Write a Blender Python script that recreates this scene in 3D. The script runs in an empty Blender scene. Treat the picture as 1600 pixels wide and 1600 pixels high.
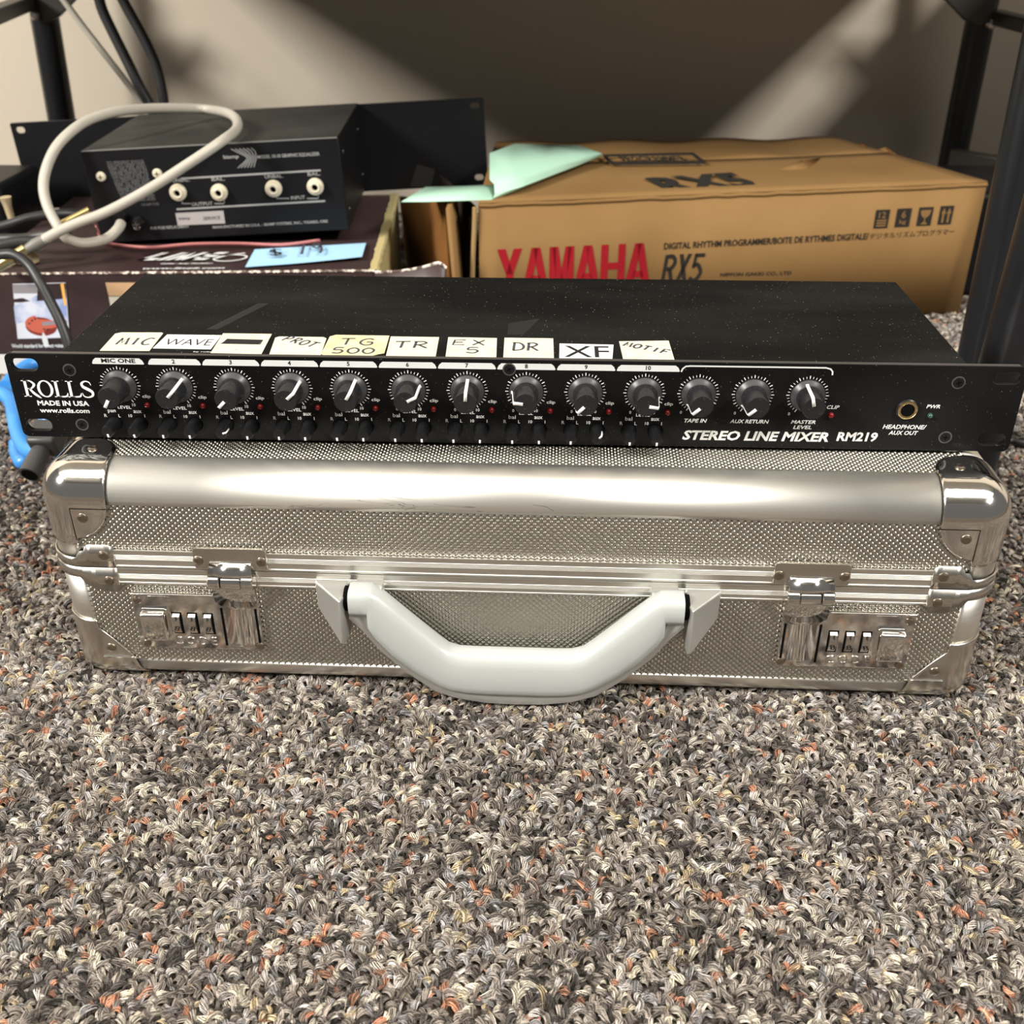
import bpy, bmesh, math, random
from mathutils import Matrix, Vector
import numpy as np
random.seed(7)
PI=math.pi; sin,cos=math.sin,math.cos
S=bpy.context.scene
# ---------------------------------------------------------------- camera
# working frame: millimetres, origin at the bottom centre of the mixer's front panel, floor at z=-FL
FL=124.0
CAM=Vector((18.268,-467.657,233.812)); CROT=(1.0437,0.0002,0.0357); FPX=1664.13
def W(p): return Vector((p[0]*.001,p[1]*.001,(p[2]+FL)*.001))
cam=bpy.data.cameras.new('camera'); camo=bpy.data.objects.new('camera',cam); S.collection.objects.link(camo)
camo.location=W(CAM); camo.rotation_euler=CROT; cam.sensor_width=36; cam.sensor_fit='HORIZONTAL'; cam.lens=FPX/1600*36
cam.clip_start=.01; cam.dof.use_dof=True; cam.dof.focus_distance=.50; cam.dof.aperture_fstop=16
S.camera=camo
# ---------------------------------------------------------------- light
wd=bpy.data.worlds.new('room'); S.world=wd; wd.use_nodes=True
wd.node_tree.nodes['Background'].inputs[0].default_value=(.95,.915,.86,1); wd.node_tree.nodes['Background'].inputs[1].default_value=.17
def area(name,loc,size,energy,col=(1,.962,.90),rot=(0,0,0)):
    l=bpy.data.lights.new(name,'AREA'); l.shape='RECTANGLE'; l.size,l.size_y=size; l.energy=energy; l.color=col
    o=bpy.data.objects.new(name,l); S.collection.objects.link(o); o.location=loc; o.rotation_euler=rot; return o
area('ceiling_lamp',(-.05,-1.0,2.5),(5.2,1.5),88,rot=(math.radians(-22),0,0))
area('ceiling_lamp',(-3.3,-1.8,2.5),(.8,.9),290,rot=(math.radians(28),math.radians(-48),0))
area('ceiling_lamp',(2.45,-1.8,2.5),(.36,.9),140,rot=(math.radians(28),math.radians(40),0))
vs=S.view_settings; vs.view_transform='Standard'; vs.look='None'; vs.gamma=1; vs.exposure=0.0; vs.use_curve_mapping=False
# ---------------------------------------------------------------- pixel helpers (author's measuring: photograph point -> point at a real depth)
_R=Matrix.Rotation(CROT[2],3,'Z')@Matrix.Rotation(CROT[1],3,'Y')@Matrix.Rotation(CROT[0],3,'X')
def _ray(u,v): return _R@Vector(((u-800)/FPX,-(v-800)/FPX,-1))
def AZ(u,v,z): d=_ray(u,v); return CAM+d*((z-CAM.z)/d.z)
def AY(u,v,y): d=_ray(u,v); return CAM+d*((y-CAM.y)/d.y)
# ---------------------------------------------------------------- materials
def mat(name,col=(.5,.5,.5),rough=.5,metal=0,spec=.5,**k):
    m=bpy.data.materials.new(name); m.use_nodes=True; b=m.node_tree.nodes['Principled BSDF']
    b.inputs['Base Color'].default_value=(*col,1); b.inputs['Roughness'].default_value=rough; b.inputs['Metallic'].default_value=metal
    b.inputs['Specular IOR Level'].default_value=spec
    for a,v in k.items(): b.inputs[a.replace('_',' ')].default_value=v
    return m
def N(m,t,**k):
    n=m.node_tree.nodes.new(t)
    for a,v in k.items():
        if a.startswith('i_'): n.inputs[a[2:].replace('_',' ')].default_value=v
        else: setattr(n,a,v)
    return n
def L(m,a,b): m.node_tree.links.new(a,b)
def bsdf(m): return m.node_tree.nodes['Principled BSDF']
def noisecol(m,c0,c1,scale,lo=.35,hi=.65,detail=5,stretch=None,coord='Object'):
    tc=N(m,'ShaderNodeTexCoord'); no=N(m,'ShaderNodeTexNoise',i_Scale=scale,i_Detail=detail)
    src=tc.outputs[coord]
    if stretch:
        mp=N(m,'ShaderNodeMapping'); mp.inputs['Scale'].default_value=stretch; L(m,src,mp.inputs[0]); src=mp.outputs[0]
    L(m,src,no.inputs['Vector']); r=N(m,'ShaderNodeValToRGB'); r.color_ramp.elements[0].position=lo; r.color_ramp.elements[1].position=hi
    r.color_ramp.elements[0].color=(*c0,1); r.color_ramp.elements[1].color=(*c1,1); L(m,no.outputs['Fac'],r.inputs[0])
    L(m,r.outputs[0],bsdf(m).inputs['Base Color']); return no,r,src
def bump(m,scale,strength=.3,dist=.0003,stretch=None,detail=4):
    tc=N(m,'ShaderNodeTexCoord'); no=N(m,'ShaderNodeTexNoise',i_Scale=scale,i_Detail=detail); src=tc.outputs['Object']
    if stretch:
        mp=N(m,'ShaderNodeMapping'); mp.inputs['Scale'].default_value=stretch; L(m,src,mp.inputs[0]); src=mp.outputs[0]
    L(m,src,no.inputs['Vector']); b=N(m,'ShaderNodeBump',i_Strength=strength,i_Distance=dist)
    L(m,no.outputs['Fac'],b.inputs['Height']); L(m,b.outputs[0],bsdf(m).inputs['Normal'])
def specks(m,base,dust,scale,thr,plane='xy'):
    """scattered dust specks: small voronoi cells picked at random"""
    tc=N(m,'ShaderNodeTexCoord'); vo=N(m,'ShaderNodeTexVoronoi',i_Scale=scale,voronoi_dimensions='2D'); sx=N(m,'ShaderNodeSeparateXYZ'); cx_=N(m,'ShaderNodeCombineXYZ'); L(m,tc.outputs['Object'],sx.inputs[0]); L(m,sx.outputs[0],cx_.inputs[0]); L(m,sx.outputs[1 if plane=='xy' else 2],cx_.inputs[1]); L(m,cx_.outputs[0],vo.inputs['Vector'])
    wn=N(m,'ShaderNodeTexWhiteNoise'); L(m,vo.outputs['Position'],wn.inputs['Vector'])
    mul=N(m,'ShaderNodeMath',operation='MULTIPLY_ADD'); L(m,wn.outputs['Value'],mul.inputs[0]); mul.inputs[1].default_value=thr; mul.inputs[2].default_value=-thr*.86
    sub=N(m,'ShaderNodeMath',operation='LESS_THAN'); L(m,vo.outputs['Distance'],sub.inputs[0]); L(m,mul.outputs[0],sub.inputs[1])
    no=N(m,'ShaderNodeTexNoise',i_Scale=14,i_Detail=6); mp=N(m,'ShaderNodeMapping'); mp.inputs['Scale'].default_value=(.6,2.2,1); L(m,tc.outputs['Object'],mp.inputs[0]); L(m,mp.outputs[0],no.inputs['Vector'])
    r=N(m,'ShaderNodeValToRGB'); r.color_ramp.elements[0].position=.42; r.color_ramp.elements[1].position=.75
    r.color_ramp.elements[0].color=(*base,1); r.color_ramp.elements[1].color=(*[c*1.9+.004 for c in base],1); L(m,no.outputs['Fac'],r.inputs[0])
    mx=N(m,'ShaderNodeMix',data_type='RGBA'); L(m,sub.outputs[0],mx.inputs['Factor']); L(m,r.outputs[0],mx.inputs['A']); mx.inputs['B'].default_value=(*dust,1)
    L(m,mx.outputs['Result'],bsdf(m).inputs['Base Color'])
M={}
M['wall']=mat('wall_paint',(.62,.545,.44),.8,spec=.2); bump(M['wall'],260,.25,.0006)
M['floor']=mat('carpet_backing',(.05,.043,.037),1,spec=0); noisecol(M['floor'],(.03,.026,.023),(.12,.10,.08),350)
M['anod']=mat('anodised_aluminium',(.80,.775,.715),.36,1)
noisecol(M['anod'],(.76,.735,.675),(.84,.815,.755),60,stretch=(.3,1,6)); bump(M['anod'],900,.10,.0001,stretch=(.12,1,1))
M['rail']=mat('scuffed_aluminium_rail',(.80,.78,.72),.42,1)
def scuffs(m):
    no,r,src=noisecol(m,(.80,.78,.72),(.86,.835,.775),40,stretch=(.4,1,4))
    mp=N(m,'ShaderNodeMapping'); mp.inputs['Scale'].default_value=(.25,1.4,1.4); mp.inputs['Rotation'].default_value=(0,.25,0); L(m,src if False else N(m,'ShaderNodeTexCoord').outputs['Object'],mp.inputs[0])
    n2=N(m,'ShaderNodeTexNoise',i_Scale=70,i_Detail=2,i_Distortion=1.2); L(m,mp.outputs[0],n2.inputs['Vector'])
    s=N(m,'ShaderNodeMath',operation='SUBTRACT'); L(m,n2.outputs['Fac'],s.inputs[0]); s.inputs[1].default_value=.5
    ab=N(m,'ShaderNodeMath',operation='ABSOLUTE'); L(m,s.outputs[0],ab.inputs[0])
    n3=N(m,'ShaderNodeTexNoise',i_Scale=22,i_Detail=3); L(m,mp.outputs[0],n3.inputs['Vector'])
    gt=N(m,'ShaderNodeMath',operation='GREATER_THAN'); L(m,n3.outputs['Fac'],gt.inputs[0]); gt.inputs[1].default_value=.63
    lt=N(m,'ShaderNodeMath',operation='LESS_THAN'); L(m,ab.outputs[0],lt.inputs[0]); lt.inputs[1].default_value=.006
    an=N(m,'ShaderNodeMath',operation='MULTIPLY'); L(m,gt.outputs[0],an.inputs[0]); L(m,lt.outputs[0],an.inputs[1])
    sc=N(m,'ShaderNodeMath',operation='MULTIPLY'); L(m,an.outputs[0],sc.inputs[0]); sc.inputs[1].default_value=.6
    mx=N(m,'ShaderNodeMix',data_type='RGBA'); L(m,sc.outputs[0],mx.inputs['Factor']); L(m,r.outputs[0],mx.inputs['A']); mx.inputs['B'].default_value=(.22,.2,.17,1)
    L(m,mx.outputs['Result'],bsdf(m).inputs['Base Color'])
scuffs(M['rail']); bump(M['rail'],900,.10,.0001,stretch=(.12,1,1))
M['sheet']=mat('embossed_aluminium',(.60,.57,.50),.24,1)
M['chrome']=mat('chrome_plate',(.80,.78,.75),.10,1); bump(M['chrome'],240,.10,.0004)
M['polished']=mat('nickel_plate',(.66,.63,.58),.24,1); bump(M['polished'],300,.10,.0003)
M['rivet']=mat('dull_rivet_metal',(.30,.25,.20),.34,1); bump(M['rivet'],900,.5,.0004)
M['cast']=mat('silver_painted_casting',(.55,.545,.52),.38,.75); bump(M['cast'],2600,.25,.0002)
M['grip']=mat('pale_grey_plastic',(.42,.44,.425),.33)
M['darkgap']=mat('dark_gap',(.003,.003,.003),.8,spec=.05)
M['mixtop']=mat('black_painted_steel',(.004,.004,.0038),.5,spec=.12); specks(M['mixtop'],(.0045,.0045,.004),(.50,.47,.42),520,.62)
M['mixpanel']=mat('black_anodised_panel',(.004,.004,.004),.4,spec=.16); specks(M['mixpanel'],(.003,.003,.003),(.3,.28,.26),560,.55,'xz')
M['edge']=mat('worn_panel_edge',(.20,.19,.18),.35,.8)
M['blackplastic']=mat('black_plastic',(.007,.007,.008),.36,spec=.3)
M['knob']=mat('black_knob_plastic',(.008,.008,.009),.25,spec=.35); specks(M['knob'],(.008,.008,.009),(.22,.21,.19),700,.7,'xz')
M['skirt']=mat('charcoal_knob_skirt',(.035,.035,.036),.35,spec=.4)
M['white']=mat('white_print',(.80,.80,.78),.5)
M['offwhite']=mat('grey_white_print',(.62,.63,.62),.5)
M['ink']=mat('black_ink',(.008,.008,.01),.6)
M['pen']=mat('marker_pen_ink',(.045,.045,.06),.7)
M['paper']=mat('cream_paper_tape',(.72,.67,.52),.75); noisecol(M['paper'],(.58,.535,.40),(.65,.61,.48),200)
M['oldpaper']=mat('yellowed_paper',(.70,.60,.35),.75); noisecol(M['oldpaper'],(.50,.42,.23),(.62,.56,.38),90)
M['whitepaper']=mat('white_paper',(.64,.64,.63),.7)
M['red']=mat('red_diode_lens',(.20,.008,.008),.12); M['red2']=M['red']
M['green_led']=mat('green_diode_lens',(.02,.07,.05),.12)
M['brass']=mat('brass_plating',(.80,.62,.32),.22,1)
M['cream']=mat('cream_nylon_bush',(.62,.56,.42),.35)
M['card']=mat('brown_cardboard',(.20,.112,.040),.8,spec=.2); noisecol(M['card'],(.190,.105,.036),(.235,.135,.05),9,.3,.7); bump(M['card'],90,.18,.001,stretch=(1,1,.3))
M['cardedge']=mat('raw_cardboard_edge',(.33,.22,.10),.9,spec=.1); bump(M['cardedge'],700,.5,.0006)
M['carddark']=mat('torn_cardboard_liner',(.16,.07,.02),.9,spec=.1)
M['cardpale']=mat('pale_cardboard_liner',(.42,.35,.17),.85,spec=.1); bump(M['cardpale'],200,.4,.001)
M['yred']=mat('red_box_print',(.30,.008,.015),.7,spec=.2)
M['yblack']=mat('black_box_print',(.02,.018,.015),.75,spec=.2)
M['maroon']=mat('dark_glossy_card',(.040,.022,.022),.42,spec=.35); noisecol(M['maroon'],(.032,.018,.018),(.075,.048,.045),6,.4,.8)
M['fray']=mat('frayed_white_card_edge',(.70,.60,.50),.9,spec=.1)
def fray(m):
    tc=N(m,'ShaderNodeTexCoord'); n=N(m,'ShaderNodeTexNoise',i_Scale=180,i_Detail=4); L(m,tc.outputs['Object'],n.inputs['Vector'])
    r=N(m,'ShaderNodeValToRGB'); r.color_ramp.elements[0].position=.46; r.color_ramp.elements[1].position=.56
    r.color_ramp.elements[0].color=(.12,.08,.07,1); r.color_ramp.elements[1].color=(.80,.70,.60,1); L(m,n.outputs['Fac'],r.inputs[0]); L(m,r.outputs[0],bsdf(m).inputs['Base Color'])
fray(M['fray'])
M['eq']=mat('black_rack_steel',(.006,.006,.007),.42,spec=.25); bump(M['eq'],1500,.2,.0002)
M['eqtop']=mat('dusty_black_steel',(.040,.040,.037),.5,spec=.35); noisecol(M['eqtop'],(.018,.018,.016),(.036,.035,.031),12)
M['eqedge']=mat('worn_steel_edge',(.20,.20,.19),.4,.5)
M['eqprint']=mat('dim_silver_print',(.30,.30,.29),.5)
M['eqfaint']=mat('faint_grey_print',(.085,.085,.085),.5)
M['sticker']=mat('silver_sticker',(.42,.39,.38),.4,.2)
M['greyrub']=mat('grey_cable_jacket',(.42,.39,.33),.45)
M['dgreyrub']=mat('dark_grey_strain_relief',(.16,.15,.13),.5)
M['blackrub']=mat('black_cable_jacket',(.018,.018,.018),.45)
M['bluerub']=mat('blue_cable_jacket',(.055,.27,.68),.35)
M['pink']=mat('pink_plastic_strip',(.55,.20,.19),.45)
M['mint']=mat('mint_green_paper',(.42,.66,.50),.6,Subsurface_Weight=.05)
M['bluenote']=mat('pale_blue_paper',(.36,.60,.82),.65)
M['stand']=mat('black_coated_steel',(.010,.0105,.012),.30,spec=.4); bump(M['stand'],60,.08,.001)
M['standdark']=mat('dark_steel_bracket',(.040,.036,.030),.42,.2)
M['bolt']=mat('zinc_bolt',(.55,.53,.5),.25,1)
M['tape']=mat('clear_tape',(.022,.022,.021),.3)
M['gold']=mat('gold_plug',(.85,.68,.30),.22,1)
M['tan']=mat('tan_plastic',(.42,.33,.20),.6)
for k,c in dict(pic_blue=(.34,.40,.58),pic_white=(.62,.64,.70),pic_dark=(.03,.02,.02),pic_red=(.50,.11,.07),pic_redd=(.20,.03,.02),pic_orange=(.85,.42,.10),pic_grey=(.25,.23,.25),pic_tan=(.50,.32,.18),pic_pale=(.55,.52,.42)).items(): M[k]=mat('printed_photo_'+k[4:],c,.35)
noisecol(M['pic_blue'],(.24,.31,.55),(.62,.64,.72),60)
# carpet yarn: colour per tuft comes from the instance, streaks per fibre from the tuft mesh
def yarn():
    m=mat('carpet_yarn',(.3,.27,.24),.85,spec=.12)
    a=N(m,'ShaderNodeAttribute',attribute_type='INSTANCER',attribute_name='tcol'); b=N(m,'ShaderNodeAttribute',attribute_type='GEOMETRY',attribute_name='shade')
    mx=N(m,'ShaderNodeMix',data_type='RGBA',blend_type='MULTIPLY'); mx.inputs['Factor'].default_value=1
    cb=N(m,'ShaderNodeCombineColor'); 
    for i in range(3): L(m,b.outputs['Fac'],cb.inputs[i])
    L(m,a.outputs['Color'],mx.inputs['A']); L(m,cb.outputs[0],mx.inputs['B']); L(m,mx.outputs['Result'],bsdf(m).inputs['Base Color']); return m
M['yarn']=yarn()
# ---------------------------------------------------------------- geometry helpers
class Fr:
    """a flat frame: origin, x direction, y direction (mm)"""
    def __init__(s,o,ex,ey): s.o=Vector(o); s.x=Vector(ex).normalized(); s.y=Vector(ey); s.y=(s.y-s.x*s.y.dot(s.x)).normalized(); s.n=s.x.cross(s.y)
    def p(s,u,v,h=0): return s.o+s.x*u+s.y*v+s.n*h
    def moved(s,u,v,h=0): return Fr(s.p(u,v,h),s.x,s.y)
    def turned(s,deg):
        a=math.radians(deg); return Fr(s.o,s.x*cos(a)+s.y*sin(a),s.y*cos(a)-s.x*sin(a))
class MB:
    def __init__(s): s.v=[]; s.f=[]; s.mi=[]; s.m=0; s.at={}
    def add(s,vs,fs):
        b=len(s.v); s.v+=[Vector(v) for v in vs]; s.f+=[tuple(b+i for i in f) for f in fs]; s.mi+=[s.m]*len(fs); return s
    def box(s,c,d,fr=None):
        x,y,z=[k/2 for k in d]; P=[(c[0]+a*x,c[1]+b*y,c[2]+e*z) for e in(-1,1) for b in(-1,1) for a in(-1,1)]
        if fr: P=[fr.p(*q) for q in P]
        return s.add(P,[(0,2,3,1),(4,5,7,6),(0,1,5,4),(2,6,7,3),(0,4,6,2),(1,3,7,5)])
    def rings(s,R,cap0=True,cap1=True,closed=True):
        n=len(R[0]); fs=[]
        for i in range(len(R)-1):
            for j in range(n if closed else n-1): k=(j+1)%n; fs.append((i*n+j,i*n+k,(i+1)*n+k,(i+1)*n+j))
        if cap0: fs.append(tuple(reversed(range(n))))
        if cap1: fs.append(tuple((len(R)-1)*n+j for j in range(n)))
        return s.add([p for r in R for p in r],fs)
    def lathe(s,fr,prof,n=24,ph=0):
        """profile [(radius, height)] round the frame's normal"""
        return s.rings([[fr.p(r*cos(ph+2*PI*j/n),r*sin(ph+2*PI*j/n),h) for j in range(n)] for r,h in prof])
    def tube(s,pts,r,n=10,sub=1,rs=None):
        P=[Vector(p) for p in pts]
        if sub>1: P,rs2=smooth(P,sub,rs); rs=rs2
        R=[]; up=None
        for i,p in enumerate(P):
            t=(P[min(i+1,len(P)-1)]-P[max(i-1,0)]).normalized()
            if up is None: up=t.orthogonal().normalized()
            up=(up-t*up.dot(t)).normalized(); w=t.cross(up); rr=rs[i] if rs else r
            R.append([p+(up*cos(2*PI*j/n)+w*sin(2*PI*j/n))*rr for j in range(n)])
        return s.rings(R)
    def poly(s,fr,pts,h=0,th=0):
        """filled (convex-ish) outline, optional thickness below h"""
        n=len(pts); top=[fr.p(u,v,h) for u,v in pts]
        if not th: return s.add(top,[tuple(range(n))])
        return s.add(top+[fr.p(u,v,h-th) for u,v in pts],[tuple(range(n)),tuple(reversed(range(n,2*n)))]+[(i,n+i,n+(i+1)%n,(i+1)%n) for i in range(n)])
    def ribbon(s,fr,pts,w,h=0,ws=None,sub=1):
        P=[Vector((a,b,0)) for a,b in pts]
        if sub>1: P,ws=smooth(P,sub,ws)
        A=[];B=[]
        for i,p in enumerate(P):
            t=(P[min(i+1,len(P)-1)]-P[max(i-1,0)]).normalized(); q=Vector((-t.y,t.x,0))*(ws[i] if ws else w)/2
            A.append(fr.p(p.x-q.x,p.y-q.y,h)); B.append(fr.p(p.x+q.x,p.y+q.y,h))
        n=len(P); return s.add(A+B,[(i,i+1,n+i+1,n+i) for i in range(n-1)])
    def grid(s,G):
        n=len(G[0]); return s.add([p for r in G for p in r],[(i*n+j,i*n+j+1,(i+1)*n+j+1,(i+1)*n+j) for i in range(len(G)-1) for j in range(n-1)])
    def build(s,name,mats,parent=None,at=(0,0,0),bev=0,seg=2,smooth_=True,solid=0,kind=None,label=None,ang=38,world=False,rot=None):
        """vertices are in the root's own frame (mm) measured from `at`; world=True: in the working frame"""
        mats=[M[k] for k in ([mats] if isinstance(mats,str) else mats)]
        me=bpy.data.meshes.new(name)
        V=s.v
        if world:
            inv=MW[parent].inverted() if parent else Matrix()
            V=[inv@(W(v)) for v in V]
        elif parent is None: V=[W(v) for v in V]
        else: V=[v*.001 for v in V]
        me.from_pydata([tuple(v) for v in V],[],s.f)
        for m in mats: me.materials.append(m)
        if len(mats)>1: me.polygons.foreach_set('material_index',s.mi)
        for k,a in s.at.items():
            at_=me.attributes.new(k,'FLOAT','POINT'); at_.data.foreach_set('value',a)
        if smooth_: me.shade_smooth(); me.set_sharp_from_angle(angle=math.radians(ang))
        me.update()
        o=bpy.data.objects.new(name,me); S.collection.objects.link(o)
        if parent: put(o,parent,at,rot)
        else: MW[o]=Matrix()
        if bev:
            b=o.modifiers.new('bevel','BEVEL'); b.width=bev*.001; b.segments=seg; b.limit_method='ANGLE'; b.angle_limit=math.radians(35)
        if solid:
            b=o.modifiers.new('thickness','SOLIDIFY'); b.thickness=abs(solid)*.001; b.offset=-1 if solid>0 else 1
        if kind: o['kind']=kind
        if label: o['label']=label
        return o
MW={}
def put(o,parent,at=(0,0,0),rot=None):
    o.parent=parent; o.location=Vector(at)*.001
    if rot: o.rotation_euler=rot
    MW[o]=MW[parent]@Matrix.LocRotScale(o.location,o.rotation_euler,None)
def smooth(P,sub,vals=None):
    out=[];ov=[]
    for i in range(len(P)-1):
        a,b,c,d=P[max(i-1,0)],P[i],P[i+1],P[min(i+2,len(P)-1)]
        for k in range(sub):
            t=k/sub; out.append(.5*((2*b)+(c-a)*t+(2*a-5*b+4*c-d)*t*t+(3*b-a-3*c+d)*t**3))
            if vals: ov.append(vals[i]*(1-t)+vals[i+1]*t)
    out.append(P[-1]); 
    if vals: ov.append(vals[-1])
    return out,(ov if vals else None)
def thing(name,label,cat,loc,rot=(0,0,0),group=None):
    o=bpy.data.objects.new(name,None); S.collection.objects.link(o); o.empty_display_size=.02
    o.location=W(loc); o.rotation_euler=rot; o['label']=label; o['category']=cat
    if group: o['group']=group
    MW[o]=Matrix.LocRotScale(o.location,o.rotation_euler,None); return o
def tag(o,label=None,cat=None,group=None,kind=None):
    for k,v in (('label',label),('category',cat),('group',group),('kind',kind)):
        if v: o[k]=v
    return o
def dup(o,parent,at,rot=None):
    c=o.copy(); S.collection.objects.link(c); put(c,parent,at,rot if rot is not None else tuple(o.rotation_euler))
    for ch in list(o.children):
        d=ch.copy(); S.collection.objects.link(d); d.parent=c; MW[d]=MW[c]@Matrix.LocRotScale(d.location,d.rotation_euler,None)
    return c
def rrect(w,h,r,n=5,cx=0,cy=0):
    out=[]
    for k,(sx,sy) in enumerate(((1,1),(-1,1),(-1,-1),(1,-1))):
        for j in range(n+1):
            a=PI/2*(k+j/n); out.append((cx+sx*(w/2-r)+r*cos(a),cy+sy*(h/2-r)+r*sin(a)))
    return out
def circ(r,n=20,cx=0,cy=0): return [(cx+r*cos(2*PI*j/n),cy+r*sin(2*PI*j/n)) for j in range(n)]
def plate(mb,fr,loops,th,bev=0,h=0):
    """flat plate with real holes; top face at h, body below"""
    cu=bpy.data.curves.new('tmp','CURVE'); cu.dimensions='2D'; cu.fill_mode='BOTH'; cu.extrude=max(th/2-bev,.001); cu.bevel_depth=bev; cu.bevel_resolution=1; cu.offset=-bev
    for lp in loops:
        sp=cu.splines.new('POLY'); sp.points.add(len(lp)-1); sp.use_cyclic_u=True
        for i,(a,b) in enumerate(lp): sp.points[i].co=(a,b,0,1)
    o=bpy.data.objects.new('tmp',cu); S.collection.objects.link(o); dg=bpy.context.evaluated_depsgraph_get(); me=bpy.data.meshes.new_from_object(o.evaluated_get(dg))
    mb.add([fr.p(v.co.x,v.co.y,v.co.z+h-th/2) for v in me.vertices],[tuple(p.vertices) for p in me.polygons])
    bpy.data.objects.remove(o); bpy.data.curves.remove(cu); bpy.data.meshes.remove(me); return mb
_tc={}
def glyphs(s,bold=0,shear=0,sp=1.0):
    k=(s,bold,shear,sp)
    if k not in _tc:
        cu=bpy.data.curves.new('tmp','FONT'); cu.body=s; cu.size=1; cu.offset=bold; cu.shear=shear; cu.resolution_u=2; cu.space_character=sp; cu.fill_mode='FRONT'
        o=bpy.data.objects.new('tmp',cu); S.collection.objects.link(o); dg=bpy.context.evaluated_depsgraph_get(); me=bpy.data.meshes.new_from_object(o.evaluated_get(dg))
        V=[(v.co.x,v.co.y) for v in me.vertices]; F=[tuple(p.vertices) for p in me.polygons]
        bpy.data.objects.remove(o); bpy.data.curves.remove(cu); bpy.data.meshes.remove(me)
        xs=[v[0] for v in V] or [0,1]; ys=[v[1] for v in V] or [0,1]; x0,x1,y0,y1=min(xs),max(xs),min(ys),max(ys)
        _tc[k]=([((x-x0)/(x1-x0+1e-9),(y-y0)/(y1-y0+1e-9)) for x,y in V],F,(x1-x0)/(y1-y0+1e-9))
    return _tc[k]
def text(mb,fr,s,x,y,w=None,h=None,bold=.012,shear=0,anchor='l',lift=.06,sp=1.0):
    """lettering laid on the frame: box x..x+w, y..y+h"""
    V,F,asp=glyphs(s,bold,shear,sp)
    if w is None: w=h*asp
    if h is None: h=w/asp
    if anchor=='c': x-=w/2
    if anchor=='r': x-=w
    mb.add([fr.p(x+a*w,y+b*h,lift) for a,b in V],F); return mb
# hand-drawn letters as pen strokes on a unit box
HW={'M':[[(0,0),(.12,.95),(.42,.25),(.75,1),(1,0)]],'I':[[(.5,0),(.5,1)]],'C':[[(1,.9),(.6,1),(.15,.7),(.05,.35),(.35,.02),(.95,.1)]],
'P':[[(.1,0),(.15,1)],[(.0,.95),(.6,1),(.85,.75),(.5,.5),(.12,.45)]],'R':[[(.1,0),(.15,1)],[(0,.95),(.6,1),(.85,.78),(.5,.52),(.15,.48)],[(.35,.5),(.95,0)]],
'O':[[(.5,1),(.1,.75),(.05,.3),(.45,0),(.9,.25),(.92,.75),(.5,1)]],'T':[[(0,.95),(1,1)],[(.5,1),(.45,0)]],'G':[[(.95,.85),(.6,1),(.15,.75),(.05,.3),(.4,0),(.85,.1),(.9,.45),(.5,.45)]],
'5':[[(.9,1),(.25,.98),(.15,.6),(.65,.62),(.9,.35),(.6,.02),(.05,.1)]],'0':[[(.5,1),(.08,.7),(.1,.25),(.5,0),(.92,.3),(.9,.75),(.5,1)]],'E':[[(1,1),(.15,.97),(.05,0),(.95,.03)],[(.1,.5),(.8,.53)]],
'X':[[(.05,1),(.95,0)],[(.95,1),(.05,0)]],'D':[[(.1,0),(.15,1)],[(0,1),(.6,.97),(.95,.6),(.8,.15),(.05,0)]],'F':[[(.1,0),(.15,1),(1,1)],[(.12,.52),(.8,.55)]],
'W':[[(0,1),(.25,0),(.5,.8),(.75,0),(1,1)]],'A':[[(0,0),(.5,1),(1,0)],[(.2,.4),(.8,.4)]],'V':[[(0,1),(.5,0),(1,1)]],'$':[[(.9,.8),(.4,.85),(.2,.6),(.8,.4),(.6,.1),(.1,.2)],[(.45,1),(.5,0)],[(.2,.9),(.85,.2)]],
'7':[[(0,.95),(.9,1),(.4,0)]],'9':[[(.9,.8),(.5,1),(.15,.75),(.5,.5),(.88,.75),(.85,.3),(.6,0)]],'#':[[(.3,0),(.4,1)],[(.65,0),(.75,1)],[(0,.35),(1,.4)],[(.05,.65),(1,.7)]]}
def hand(mb,fr,s,x,y,cw,ch,w,gap=.25,lift=.25,slope=0,smooth_=True):
    for i,c in enumerate(s):
        if c==' ': continue
        for st in HW[c]:
            pts=[(x+(i*(1+gap)+a)*cw,y+b*ch+slope*(i*(1+gap)+a)*cw) for a,b in st]
            mb.ribbon(fr,pts,w*1.45,lift,sub=4 if (smooth_ and len(pts)>3 and c not in 'MWE') else 1)
XY=Fr((0,0,0),(1,0,0),(0,1,0))
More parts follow.
